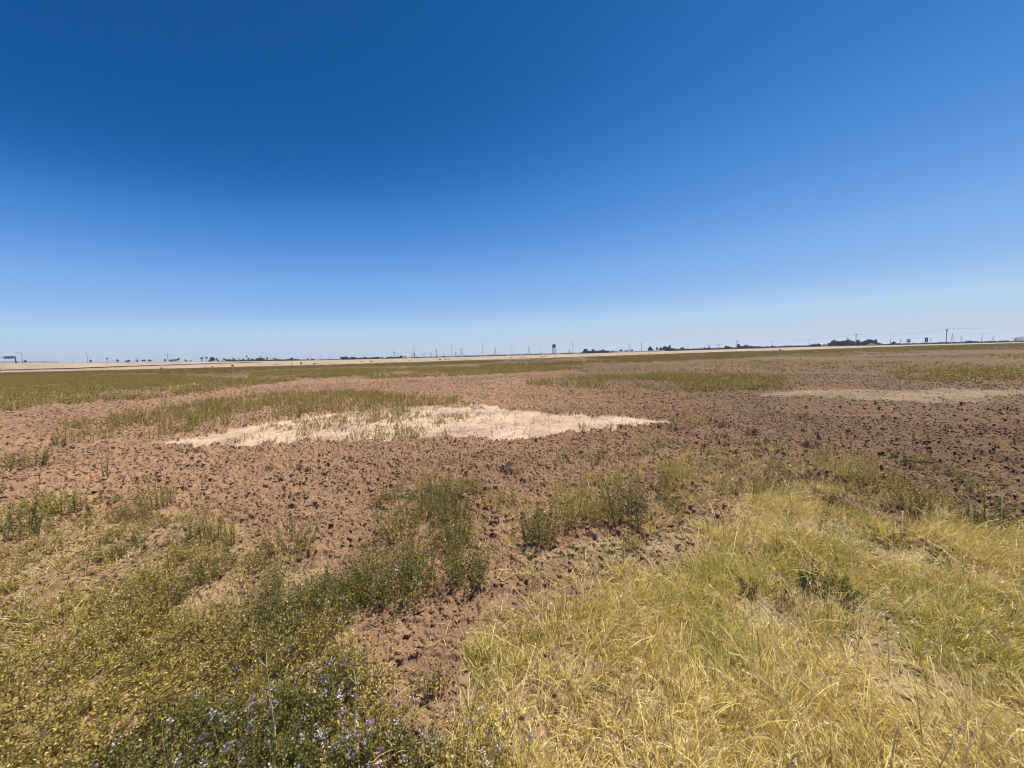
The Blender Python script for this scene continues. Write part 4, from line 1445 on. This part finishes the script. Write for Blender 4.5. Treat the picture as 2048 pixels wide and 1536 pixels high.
strip('field_weeds', Z_FAR, .9, .24, 4, 6, .8, .085, .022, 'field', 512, 'low olive weeds and stubble in long bands across the far field', .53, 14)
# a thin scatter over all the ploughed ground
Z_MID = P((-400, 905), (0, 905), (600, 905), (1380, 870), (2500, 905), (2300, 742), (1300, 735), (500, 760), (-300, 850))
strip('sparse_weeds', Z_MID, .5, .16, 4, 9, .16, .035, .009, 'dark', 511, 'scattered weeds dotted over the ploughed soil', .45, 5)


# stubble rows on the pale patch and the grey strip
def stubble():
    rg = np.random.default_rng(33)
    parts = []
    for poly, dens, hh, c in ((Z_PALE, 60, .070, (.13, .105, .050)), (Z_GREY, 70, .06, (.30, .225, .14))):
        p = scatter(poly, dens, 600 + int(dens), 1.5, .46)
        # drilled rows run away to the left of the view
        d = np.array([.09, .996])
        nrm = np.array([d[1], -d[0]])
        u = p @ nrm
        u = np.round(u / .40) * .40 + rg.normal(0, .075, len(u))
        v = p @ d
        p = u[:, None] * nrm + v[:, None] * d
        n = len(p)
        z = gz(p)
        az, ln = rg.uniform(0, 6.283, n), rg.uniform(0, .8, n)
        L = hh * rg.uniform(.4, 1.5, n)
        t = np.linspace(0, 1, 2)
        pts = np.stack([p[:, 0, None] + np.cos(az)[:, None] * np.sin(ln)[:, None] * L[:, None] * t,
                        p[:, 1, None] + np.sin(az)[:, None] * np.sin(ln)[:, None] * L[:, None] * t,
                        z[:, None] - .01 + np.cos(ln)[:, None] * L[:, None] * t], -1)
        cc = np.array(c) * rg.uniform(.5, 1.4, (n, 1))
        parts.append(ribbons(pts, np.full(n, .0085), cc, cc, 34, .6))
    stuff('crop_stubble', parts, M_STRAW, 'short dry stubble in rows on the bare pale ground', 'stubble')


stubble()


# foreground alfalfa mass, lower left
def density_from_px(p, pts, sig):
    """soft bumps round picture points, used to thin or thicken the ground cover"""
    q = gxy(np.array([a for a, b in pts], float), np.array([b for a, b in pts], float))
    d = np.min(np.hypot(p[:, None, 0] - q[None, :, 0], p[:, None, 1] - q[None, :, 1]) / np.array(sig)[None], axis=1)
    return d


def foreground_alfalfa():
    rg = np.random.default_rng(44)
    p = scatter(Z_ALF, 520, 701, .5, .28)
    r = np.hypot(p[:, 0], p[:, 1])
    bare = density_from_px(p, [(820, 1275), (820, 1310), (760, 1250), (450, 1190), (235, 1150), (640, 1130), (150, 1170)], [.24, .18, .22, .22, .2, .35, .18])
    keep = np.clip((bare - .8) / .7, .04, 1) * np.clip(1.15 - (r - 1.9) / 2.8, .16, 1)
    p = p[rg.uniform(0, 1, len(p)) < keep]
    Z_K1 = P((690, 1205), (760, 1080), (740, 1010), (840, 960), (960, 960), (985, 1090), (1000, 1190), (880, 1215))
    Z_K4 = P((960, 1010), (1010, 940), (1180, 905), (1480, 880), (1920, 930), (2060, 1000), (2060, 1100), (1880, 1060), (1500, 1010), (1280, 1100))
    Z_K5 = P((1430, 1060), (1640, 990), (2060, 1080), (2060, 1290), (1800, 1260), (1480, 1240))
    Z_K2 = P((1045, 1095), (1090, 1000), (1150, 955), (1280, 955), (1320, 920), (1400, 960), (1300, 1075), (1240, 1085), (1130, 1060))
    Z_K3 = P((1500, 1010), (1520, 930), (1660, 905), (1800, 960), (1880, 985), (1870, 1040), (1700, 1050), (1600, 1000))
    n0 = len(p)
    p = np.concatenate([p, scatter(Z_K1, 130, 711, .3, .42), scatter(Z_K2, 90, 712, .3, .46), scatter(Z_K3, 70, 713, .4, .46), scatter(Z_K4, 26, 714, .5, .5), scatter(Z_K5, 34, 715, .4, .52)])
    tall = np.arange(len(p)) >= n0
    n = len(p)
    upr = np.clip((fbm(p[:, 0], p[:, 1], .45, 77) - .47) / .12, 0, 1)
    h = np.where(tall, 1.25, 1.0) * (.09 + .10 * rg.uniform(0, 1, n) + .20 * upr * rg.uniform(.4, 1, n)) * np.clip(1.1 - .06 * np.hypot(p[:, 0], p[:, 1]), .6, 1.1)
    z = gz(p)
    kind = fbm(p[:, 0], p[:, 1], .7, 45)
    parts, tips = [], []
    for sel, pal, s in ((kind > .57, 'green', 46), ((kind <= .57) & (kind > .47), 'olive', 47), (kind <= .47, 'yellow', 48)):
        st, lf, tp = alfalfa(p[sel], z[sel], h[sel], 4, 20, .09, .0165, .0034, pal, s, .55)
        parts += [st, lf]
        tips.append(tp)
    V, F, C = cat(parts)
    tag(add('alfalfa_cover', np_mesh('alfalfa_cover', V, F, M_LEAF, C)), 'low leafy alfalfa cover filling the lower left of the field edge', 'alfalfa', None, 'stuff')
    tp = np.concatenate(tips)
    r = np.hypot(tp[:, 0], tp[:, 1])
    w = np.clip((2.7 - r) / .9, .03, 1) * .22
    w = w * np.clip(fbm(tp[:, 0], tp[:, 1], .35, 49) * 3 - .9, .1, 1.4)
    tp = tp[rg.uniform(0, 1, len(tp)) < w]
    stuff('alfalfa_flowers', flowers(tp, 50, .0105, .4, 13), M_FLOWER, 'small purple and pale lilac flower heads in the alfalfa cover', 'flowers')


foreground_alfalfa()


def litter():
    rg = np.random.default_rng(55)
    Z_L = P((-400, 960), (300, 1000), (700, 990), (1100, 930), (1500, 900), (1900, 930), (2300, 1000), (2500, 1800), (-700, 1800))
    p = scatter(Z_L, 4200, 702, .45, .38)
    n = len(p)
    al = inpoly(p[:, 0], p[:, 1], Z_ALF)
    keep = rg.uniform(0, 1, n) < np.where(al, 1, .33)
    p = p[keep]
    n = len(p)
    z = gz(p) + rg.uniform(.0, .05, n) ** 1.4
    ax = rg.normal(size=(n, 3)) * (1, 1, .35)
    ax /= np.linalg.norm(ax, axis=1, keepdims=True)
    L = rg.uniform(.007, .019, n)
    c = pick(rg, n, [(.52, .38, .15), (.40, .28, .10), (.30, .19, .075), (.62, .50, .26)], [4, 4, 2, 1])
    parts = [leaves(np.column_stack([p, z]), ax, L, L * rg.uniform(.4, .8, n), c, rg)]
    # broken straws
    q = scatter(Z_L, 90, 703, .6, .45)
    n = len(q)
    zq = gz(q) + rg.uniform(.004, .03, n)
    a = rg.uniform(0, 6.283, n)
    L = rg.uniform(.04, .16, n)
    t = np.linspace(-.5, .5, 3)
    pts = np.stack([q[:, 0, None] + np.cos(a)[:, None] * L[:, None] * t, q[:, 1, None] + np.sin(a)[:, None] * L[:, None] * t, zq[:, None] + 0 * t + rg.normal(0, .01, (n, 3))], -1)
    cc = pick(rg, n, [(.58, .46, .22), (.45, .34, .17), (.36, .28, .17)], [2, 2, 1])
    parts.append(ribbons(pts, np.full(n, .0035), cc, cc, 56, .7))
    stuff('dry_leaf_litter', parts, M_STRAW, 'tan dried leaves and straws lying on the soil', 'litter')


litter()


# foreground grass
def grass():
    rg = np.random.default_rng(66)
    p = scatter(Z_GRASS, 1000, 704, .45, .31)
    # extra seedlings outside the thick sward
    Z_G2 = P((1000, 1180), (1050, 1000), (1250, 950), (1450, 900), (1560, 910), (1700, 930), (1850, 990), (2300, 1010), (2300, 1110), (1900, 1070), (1640, 985), (1400, 1050), (1280, 1165))
    p2 = scatter(Z_G2, 110, 705, .5, .48)
    p3 = scatter(Z_ALF, 60, 706, .5, .52)
    rr_ = np.hypot(p[:, 0], p[:, 1])
    op = np.clip((fbm(p[:, 0], p[:, 1], .5, 78) - .40) / .12, .12, 1)
    p = p[rg.uniform(0, 1, len(p)) < np.where(rr_ < 2.3, 1, op + np.clip((3.0 - rr_) / .7, 0, 1) * (1 - op))]
    main = np.concatenate([np.ones(len(p)), np.zeros(len(p2)), np.zeros(len(p3))])
    p = np.concatenate([p, p2, p3])
    r = np.hypot(p[:, 0], p[:, 1])
    bare = density_from_px(p, [(1600, 1200), (1690, 1220), (1530, 1230), (1120, 1100), (1250, 1110), (1390, 1100), (1330, 1140), (1180, 1130)], [.22, .2, .2, .35, .3, .25, .2, .25])
    keep = np.clip((bare - .7) / .6, .10, 1)
    m = rg.uniform(0, 1, len(p)) < keep
    p, main = p[m], main[m]
    nb = 13
    I = np.repeat(np.arange(len(p)), nb)
    n = len(I)
    cl = fbm(p[:, 0], p[:, 1], .38, 67)
    tuft = (.55 + 1.0 * np.clip((cl - .3) / .4, 0, 1)) * np.where(main > 0, 1, .8)
    az = rg.uniform(0, 6.283, n)
    # matted: leaning in swirls
    sw = fbm(p[:, 0], p[:, 1], .8, 68)[I] * 12
    az = np.where(rg.uniform(0, 1, n) < .55, sw + rg.normal(0, .7, n), az)
    ln = np.abs(rg.normal(.35, .65, n))
    ln = np.clip(ln, 0, 1.45)
    L = rg.gamma(5.0, .020, n) * tuft[I]
    L = np.clip(L, .03, .32)
    jit = rg.normal(0, .028, (n, 2))
    bx, by = p[I, 0] + jit[:, 0], p[I, 1] + jit[:, 1]
    bz = gz(np.column_stack([bx, by]))
    t = np.linspace(0, 1, 5)
    crv = rg.uniform(.1, 1.5, n)
    th = ln[:, None] + crv[:, None] * t[None] ** 1.3
    dt = np.diff(t)
    hx = np.concatenate([np.zeros((n, 1)), np.cumsum(np.sin(th[:, 1:]) * dt, 1)], 1) * L[:, None]
    hz = np.concatenate([np.zeros((n, 1)), np.cumsum(np.cos(th[:, 1:]) * dt, 1)], 1) * L[:, None]
    hz = np.maximum(hz, -.01)
    pts = np.stack([bx[:, None] + np.cos(az)[:, None] * hx, by[:, None] + np.sin(az)[:, None] * hx, bz[:, None] - .008 + hz], -1)
    gq = fbm(p[:, 0], p[:, 1], .75, 69)
    gq2 = density_from_px(p, [(1420, 1270), (1330, 1200), (1540, 1130), (1150, 1230), (1900, 1330), (1740, 1120)], [.25, .2, .25, .2, .4, .3])
    green = .08 + np.clip((gq - .44) / .15, 0, 1) * .55 + np.clip(1.0 - gq2, 0, 1) * .5
    green = np.clip(green, 0, .85)[I]
    gsel = rg.uniform(0, 1, n) < green
    straw = pick(rg, n, [(.84, .68, .30), (.76, .61, .22), (.62, .48, .15), (.90, .80, .50), (.42, .30, .09)], [4, 5, 3, 2, 1.5])
    grn = pick(rg, n, [(.42, .37, .075), (.55, .46, .11), (.24, .24, .05)], [3, 3, 1])
    c1 = np.where(gsel[:, None], grn, straw)
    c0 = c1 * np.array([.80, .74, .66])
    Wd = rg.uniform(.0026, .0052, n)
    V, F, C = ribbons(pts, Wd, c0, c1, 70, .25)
    parts = [(V, F, C)]
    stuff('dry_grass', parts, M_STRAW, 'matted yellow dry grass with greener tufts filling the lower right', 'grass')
    # seed stalks standing above the mat
    m = (main > 0) & (rg.uniform(0, 1, len(p)) < .09)
    q = p[m]
    n = len(q)
    z = gz(q)
    az, ln, L = rg.uniform(0, 6.283, n), np.abs(rg.normal(.3, .35, n)), rg.uniform(.2, .46, n)
    t = np.linspace(0, 1, 6)
    th = ln[:, None] + rg.uniform(.05, 1.1, n)[:, None] * t ** 2
    hx = np.concatenate([np.zeros((n, 1)), np.cumsum(np.sin(th[:, 1:]) / 5, 1)], 1) * L[:, None]
    hz = np.concatenate([np.zeros((n, 1)), np.cumsum(np.cos(th[:, 1:]) / 5, 1)], 1) * L[:, None]
    pts = np.stack([q[:, 0, None] + np.cos(az)[:, None] * hx, q[:, 1, None] + np.sin(az)[:, None] * hx, z[:, None] + hz], -1)
    c = pick(rg, n, [(.70, .58, .30), (.60, .47, .2)], [1, 1])
    pa = [ribbons(pts, np.full(n, .0042), c * .9, c, 71, .7)]
    J = np.repeat(np.arange(n), 9)
    mm = len(J)
    tt = rg.uniform(.72, 1.0, mm)
    f = tt * 5
    k = np.minimum(f.astype(int), 4)
    f = (f - k)[:, None]
    pos = pts[J, k] * (1 - f) + pts[J, k + 1] * f
    ax = pts[J, 5] - pts[J, 3] + rg.normal(0, .045, (mm, 3))
    ax /= np.linalg.norm(ax, axis=1, keepdims=True)
    Lf = rg.uniform(.012, .026, mm)
    pa.append(leaves(pos, ax, Lf, Lf * .35, c[J] * rg.uniform(.85, 1.2, (mm, 1)), rg))
    stuff('grass_seed_heads', pa, M_STRAW, 'pale seed stalks bending over the dry grass', 'grass')


grass()

# ------------------------------------------------------------------ SINGLE PLANTS one can tell apart
PL = [  # x, row of foot, row of tip, width px, palette, stems, leaves per stem, label
    (48, 941, 892, 70, 'olive', 26, 22, 'dark low spreading weed at the left edge in the ploughed soil'),
    (20, 938, 912, 40, 'dark', 12, 18, 'small dark weed touching the left edge below the ploughed strip'),
    (116, 897, 872, 22, 'dark', 8, 16, 'small dark weed at the left end of the alfalfa strip'),
    (215, 962, 908, 12, 'dark', 4, 14, 'thin single stalk standing alone in the left ploughed soil'),
    (132, 1032, 962, 54, 'yellow', 20, 26, 'yellow green upright plant near the left edge behind the thin dark one'),
    (73, 1030, 968, 36, 'olive', 12, 22, 'thin dark plant near the left edge left of the yellow green one'),
    (320, 1027, 952, 62, 'yellow', 24, 24, 'yellow green wispy plant alone in front of the pinkish soil on the left'),
    (408, 1087, 992, 66, 'olive', 22, 26, 'tall grey green plant left of the yellow one at centre left'),
    (458, 1098, 1012, 50, 'yellow', 20, 22, 'yellowish plant just right of the tall grey green one'),
    (580, 1116, 1030, 104, 'olive', 34, 26, 'broad fan shaped olive plant alone on bare soil left of centre'),
    (222, 1126, 1082, 46, 'olive', 18, 26, 'short bushy plant with a shadow on bare soil at the left'),
    (38, 1082, 1005, 60, 'green', 20, 28, 'dark bushy plant at the left edge above the flower carpet'),
    (902, 1037, 966, 84, 'green', 44, 30, 'dark green bush at the top of the large centre clump'),
    (800, 1078, 985, 86, 'olive', 40, 26, 'grey green bush at the left of the large centre clump'),
    (905, 1100, 1012, 90, 'green', 44, 30, 'dense green bush in the middle of the large centre clump'),
    (817, 1192, 1075, 120, 'green', 56, 32, 'largest front bush of the centre clump with a shadow at its foot'),
    (936, 1174, 1075, 78, 'green', 36, 28, 'dark leafy bush at the right front of the centre clump'),
    (735, 1156, 1092, 60, 'olive', 24, 26, 'grey green bush at the left front of the centre clump'),
    (700, 1208, 1142, 54, 'olive', 22, 26, 'small dark plant below the left front of the centre clump'),
    (757, 1018, 962, 22, 'olive', 8, 18, 'thin plant standing left behind the centre clump'),
    (1080, 1092, 996, 72, 'green', 44, 28, 'upright green bush right of the centre clump at the edge of the hollow'),
    (1150, 1043, 952, 70, 'yellow', 30, 22, 'yellow green plant behind and right of the upright green bush'),
    (1195, 1040, 985, 66, 'olive', 28, 24, 'olive plant between the upright green bush and the tall dark one'),
    (1250, 1060, 945, 76, 'dark', 40, 28, 'tall dark plant with a black shadow right of the hollow'),
    (1262, 1106, 1040, 34, 'yellow', 12, 18, 'thin yellow plant in front of the tall dark one'),
    (1002, 1020, 960, 64, 'yellow', 26, 24, 'yellow green rounded plant between the centre clump and the upright bush'),
    (950, 990, 958, 26, 'yellow', 10, 18, 'small yellow plant behind the centre clump'),
    (1193, 934, 893, 28, 'dry', 9, 12, 'dry leafless dark twig plant alone in the soil below the pale patch'),
    (1165, 857, 841, 24, 'green', 8, 14, 'green weed on the bare right part of the pale patch'),
    (1218, 853, 841, 14, 'olive', 5, 12, 'tiny weed right of the green one on the pale patch'),
    (1268, 852, 834, 24, 'olive', 6, 10, 'thin weed near the right tip of the pale patch'),
    (1299, 855, 837, 22, 'olive', 6, 10, 'thin weed nearest the right tip of the pale patch'),
    (1350, 855, 831, 20, 'green', 10, 18, 'dark green weed just past the right tip of the pale patch'),
    (894, 875, 850, 18, 'dark', 6, 14, 'narrow dark weed on the lower edge of the pale patch'),
    (818, 879, 861, 34, 'green', 16, 18, 'bushy green weed on the lower left edge of the pale patch'),
    (711, 884, 855, 24, 'olive', 8, 14, 'upright olive weed near the lower left corner of the pale patch'),
    (795, 868, 851, 12, 'olive', 5, 12, 'small weed behind the bushy one on the pale patch'),
    (1394, 849, 826, 48, 'yellow', 18, 20, 'yellow green weed patch right of the dark green one past the pale tip'),
    (1441, 858, 836, 18, 'dark', 8, 18, 'dark weed beside black clods right of the pale tip'),
    (1505, 872, 851, 20, 'dark', 9, 18, 'dark round weed alone in the soil right of the pale tip'),
    (1502, 921, 885, 26, 'olive', 9, 18, 'slender olive plant in the soil above the right grass'),
    (1540, 996, 940, 62, 'olive', 28, 24, 'dark leafy plant at the upper left of the right grass'),
    (1447, 988, 950, 46, 'olive', 16, 22, 'low dark plant left of the dark leafy one'),
    (1338, 978, 912, 50, 'yellow', 24, 22, 'tall yellow green plant right of the twig plant'),
    (1666, 941, 902, 64, 'yellow', 24, 20, 'pale yellow green plant at the upper edge of the right weeds'),
    (1741, 986, 932, 54, 'olive', 28, 24, 'olive plant with a dark centre in the middle of the right weeds'),
    (1692, 972, 930, 40, 'yellow', 16, 20, 'yellow plant left of the olive one with a dark centre'),
    (1827, 941, 918, 56, 'dark', 14, 14, 'sparse dark sprawling plant in the soil at the upper right'),
    (1793, 920, 899, 20, 'dark', 6, 14, 'thin dark weed behind the sparse sprawling plant'),
    (1916, 964, 932, 34, 'green', 12, 22, 'small green plant alone in the dark soil at the right'),
    (1838, 1034, 960, 92, 'olive', 34, 22, 'wide spiky dark plant with an arm leaning right'),
    (1974, 1068, 990, 70, 'dark', 30, 24, 'dark plant casting a black shadow near the right edge'),
    (2036, 1064, 1030, 50, 'olive', 16, 20, 'low olive plant cut by the right edge'),
    (1512, 1010, 945, 20, 'dark', 6, 16, 'slender dark stalk between the dark leafy plant and the grass'),
    (1785, 1095, 1050, 62, 'dark', 13, 16, 'sparse dark plant standing in the right grass'),
    (1690, 1044, 1004, 70, 'olive', 20, 20, 'low dark plant behind the bright grass tuft on the right'),
    (1614, 1172, 1120, 28, 'dark', 8, 18, 'small dark weed in the middle of the right grass'),
    (1660, 1205, 1150, 90, 'dark', 22, 22, 'low sprawling dark weed in the thin spot of the right grass'),
    (1495, 1198, 1150, 22, 'dark', 7, 18, 'thin dark weed at the left border of the right grass'),
    (1880, 1130, 1085, 40, 'dark', 9, 14, 'sparse dark twiggy weed at the right part of the grass'),
    (851, 1392, 1312, 44, 'olive', 7, 15, 'dark upright stems in front of the bare soil at lower centre'),
    (880, 1384, 1326, 36, 'olive', 5, 14, 'dark stems right of the other dark stems at lower centre'),
]
for k, (x, yb, yt, w, pal, nst, nl, lb) in enumerate(PL):
    g = gxy(np.array([float(x)]), np.array([float(yb)]))
    z = gz(g)
    X, Y = g[0]
    zt = top_z(X, Y, yt)
    h = max(.06, zt - z[0])
    dist = math.hypot(X, Y)
    depth = X * FWD[0] + Y * FWD[1] + CH * math.sin(PITCH)
    wm = w * depth / FPX
    ls = .017 * max(1.0, (dist / 4.5) ** .6)
    o = thing('alfalfa_plant' if pal != 'dry' else 'dry_weed', lb, 'plant', (X, Y, z[0]), 0, 'single weed plants in the field')
    st, lf, tip = alfalfa(np.zeros((1, 2)), np.zeros(1), h * 1.02, int(nst * 1.6), int(nl * 1.35), wm * .80, ls, .0042 * max(1, dist / 4), pal, 900 + k, math.atan(min(1.3, wm * .5 / h)) * .9, 4)
    if nst <= 9:
        for q in range(int(nst * 1.6)):
            add('stem', np_mesh('stem', st[0][q * 10:q * 10 + 10], st[1][:4], M_STEM, st[2][q * 10:q * 10 + 10]), o)
    else:
        add('stem', np_mesh('stem', st[0], st[1], M_STEM, st[2]), o)
    add('foliage', np_mesh('foliage', lf[0], lf[1], M_LEAF, lf[2]), o)
    if k in (8, 9, 12, 13, 15, 17, 18):
        rg = np.random.default_rng(k)
        tp = tip[rg.uniform(0, 1, len(tip)) < .10]
        for q in range(min(8, len(tp))):
            f = flowers(tp[q:q + 1], k * 10 + q, .011, .4, 12)
            add('flower', np_mesh('flower', f[0], f[1], M_FLOWER, f[2]), o)

# two tall pale grass stalks in the flower carpet
for x, yb, yt, xt, lb in ((555, 1528, 1335, 549, 'tall pale grass stalk with leaf sheaths among the purple flowers'), (707, 1530, 1370, 724, 'tall thin forked grass stalk at the right of the purple flowers')):
    g = gxy(np.array([float(x)]), np.array([float(yb)]))
    z = gz(g)[0]
    X, Y = g[0]
    h = top_z(X, Y, yt) - z
    tx = (xt - x) * Y / FPX
    o = thing('grass_stalk', lb, 'grass stalk', (X, Y, z))
    mb = MB()
    mb.bar((0, 0, -.02), (tx * .4, 0, h * .5), .0036, .003, 6).bar((tx * .4, 0, h * .5), (tx, 0, h), .003, .0018, 6)
    M_PALE = bpy.data.materials.get('pale_stalk') or mat_plain('pale_stalk', (.52, .48, .24), .6, 0, .2, 30)
    mb.build('stem', M_PALE, o)
    mb = MB()
    for q in range(5):
        zz = h * (.12 + .14 * q)
        a = q * 2.2 + x
        mb.bar((tx * zz / h, 0, zz), (tx * zz / h + .035 * math.cos(a), .035 * math.sin(a), zz + .075), .004, .001, 4)
    mb.build('leaf', M_PALE, o)
    mb = MB()
    for q in range(5):
        a = q * 1.3 + x
        mb.bar((tx, 0, h), (tx + .03 * math.cos(a), .03 * math.sin(a), h + .05), .0022, .001, 4)
    mb.build('seed_head', M_PALE, o)

# ------------------------------------------------------------------ LIGHT, SKY, CAMERA
SUN_EL, SUN_ROT = rad(70), rad(50)
EXPO = .66
w = bpy.data.worlds.new('World')
S.world = w
w.use_nodes = True
nt = w.node_tree
sk = nt.nodes.new('ShaderNodeTexSky')
sk.sky_type = 'NISHITA'
sk.sun_disc = False
sk.sun_elevation = SUN_EL
sk.sun_rotation = SUN_ROT
sk.altitude = 0
sk.air_density = 1.0
sk.dust_density = 0.15
sk.ozone_density = 4.0
bg = nt.nodes['Background']
bg.inputs['Strength'].default_value = .10


def mth(op, a, b):
    n = nt.nodes.new('ShaderNodeMath')
    n.operation = op
    for k, v in enumerate((a, b)):
        if isinstance(v, (int, float)):
            n.inputs[k].default_value = v
        else:
            nt.links.new(v, n.inputs[k])
    return n.outputs[0]


# deep clear desert sky: the brightness of the sky model is graded to the tones of a clear dry day
sp = nt.nodes.new('ShaderNodeSeparateColor')
nt.links.new(sk.outputs['Color'], sp.inputs[0])
cr = nt.nodes.new('ShaderNodeValToRGB')
nt.links.new(mth('MULTIPLY', sp.outputs[0], .07), cr.inputs['Fac'])
TONES = [(.075, (3, 78, 148)), (.088, (6, 86, 157)), (.096, (16, 96, 169)), (.106, (36, 111, 186)), (.12, (62, 131, 207)), (.145, (94, 151, 222)), (.178, (120, 171, 235)),
         (.22, (138, 182, 235)), (.262, (155, 194, 237)), (.323, (175, 209, 239)), (.40, (184, 207, 231)), (.47, (191, 207, 226)), (1.0, (222, 228, 232))]
while len(cr.color_ramp.elements) < len(TONES):
    cr.color_ramp.elements.new(.5)
for e, (p, c) in zip(cr.color_ramp.elements, TONES):
    e.position = p
    e.color = [((v / 255 + .055) / 1.055) ** 2.4 if v > 10 else v / 255 / 12.92 for v in c] + [1]
sc_ = nt.nodes.new('ShaderNodeMixRGB')
sc_.blend_type = 'MULTIPLY'
sc_.inputs['Fac'].default_value = 1
q_ = 10.0 / 2 ** EXPO
sc_.inputs['Color2'].default_value = (q_, q_, q_, 1)
nt.links.new(cr.outputs['Color'], sc_.inputs['Color1'])
nt.links.new(sc_.outputs['Color'], bg.inputs['Color'])

sd_ = np.array([math.sin(SUN_ROT) * math.cos(SUN_EL), math.cos(SUN_ROT) * math.cos(SUN_EL), math.sin(SUN_EL)])
L = bpy.data.lights.new('sun', 'SUN')
L.energy = 4.9
L.angle = rad(.53)
L.color = (1.0, .94, .83)
lo = bpy.data.objects.new('sun', L)
COL.objects.link(lo)
from mathutils import Vector, Matrix
lo.rotation_euler = Vector(sd_).to_track_quat('Z', 'Y').to_euler()
lo.location = (30, 0, 60)

cam = bpy.data.cameras.new('camera')
cam.sensor_width = 36
cam.lens = 36 * FPX / 2048
cam.clip_start = .05
cam.clip_end = 20000
co = bpy.data.objects.new('camera', cam)
COL.objects.link(co)
M = Matrix(((RGT[0], UPV[0], -FWD[0], 0), (RGT[1], UPV[1], -FWD[1], 0), (RGT[2], UPV[2], -FWD[2], CH), (0, 0, 0, 1)))
co.matrix_world = M
S.camera = co

S.view_settings.view_transform = 'Standard'
S.view_settings.look = 'None'
S.view_settings.exposure = EXPO
S.view_settings.gamma = 1
S.cycles.filter_width = 1.05
HAZE = 0.00015
if HAZE:
    hz = MB().box((0, 0, 22), (10600, 10600, 48)).build('haze', bpy.data.materials.new('haze_air'))
    tag(hz, 'thin pale haze over the far field', None, None, 'stuff')
    m = hz.data.materials[0]
    m.use_nodes = True
    m.node_tree.nodes.clear()
    mo = m.node_tree.nodes.new('ShaderNodeOutputMaterial')
    pv = m.node_tree.nodes.new('ShaderNodeVolumePrincipled')
    pv.inputs['Color'].default_value = (.80, .88, 1.0, 1)
    pv.inputs['Density'].default_value = HAZE
    pv.inputs['Anisotropy'].default_value = .3
    m.node_tree.links.new(pv.outputs[0], mo.inputs['Volume'])
S.cycles.max_bounces = 6
S.cycles.diffuse_bounces = 3
S.cycles.transparent_max_bounces = 4
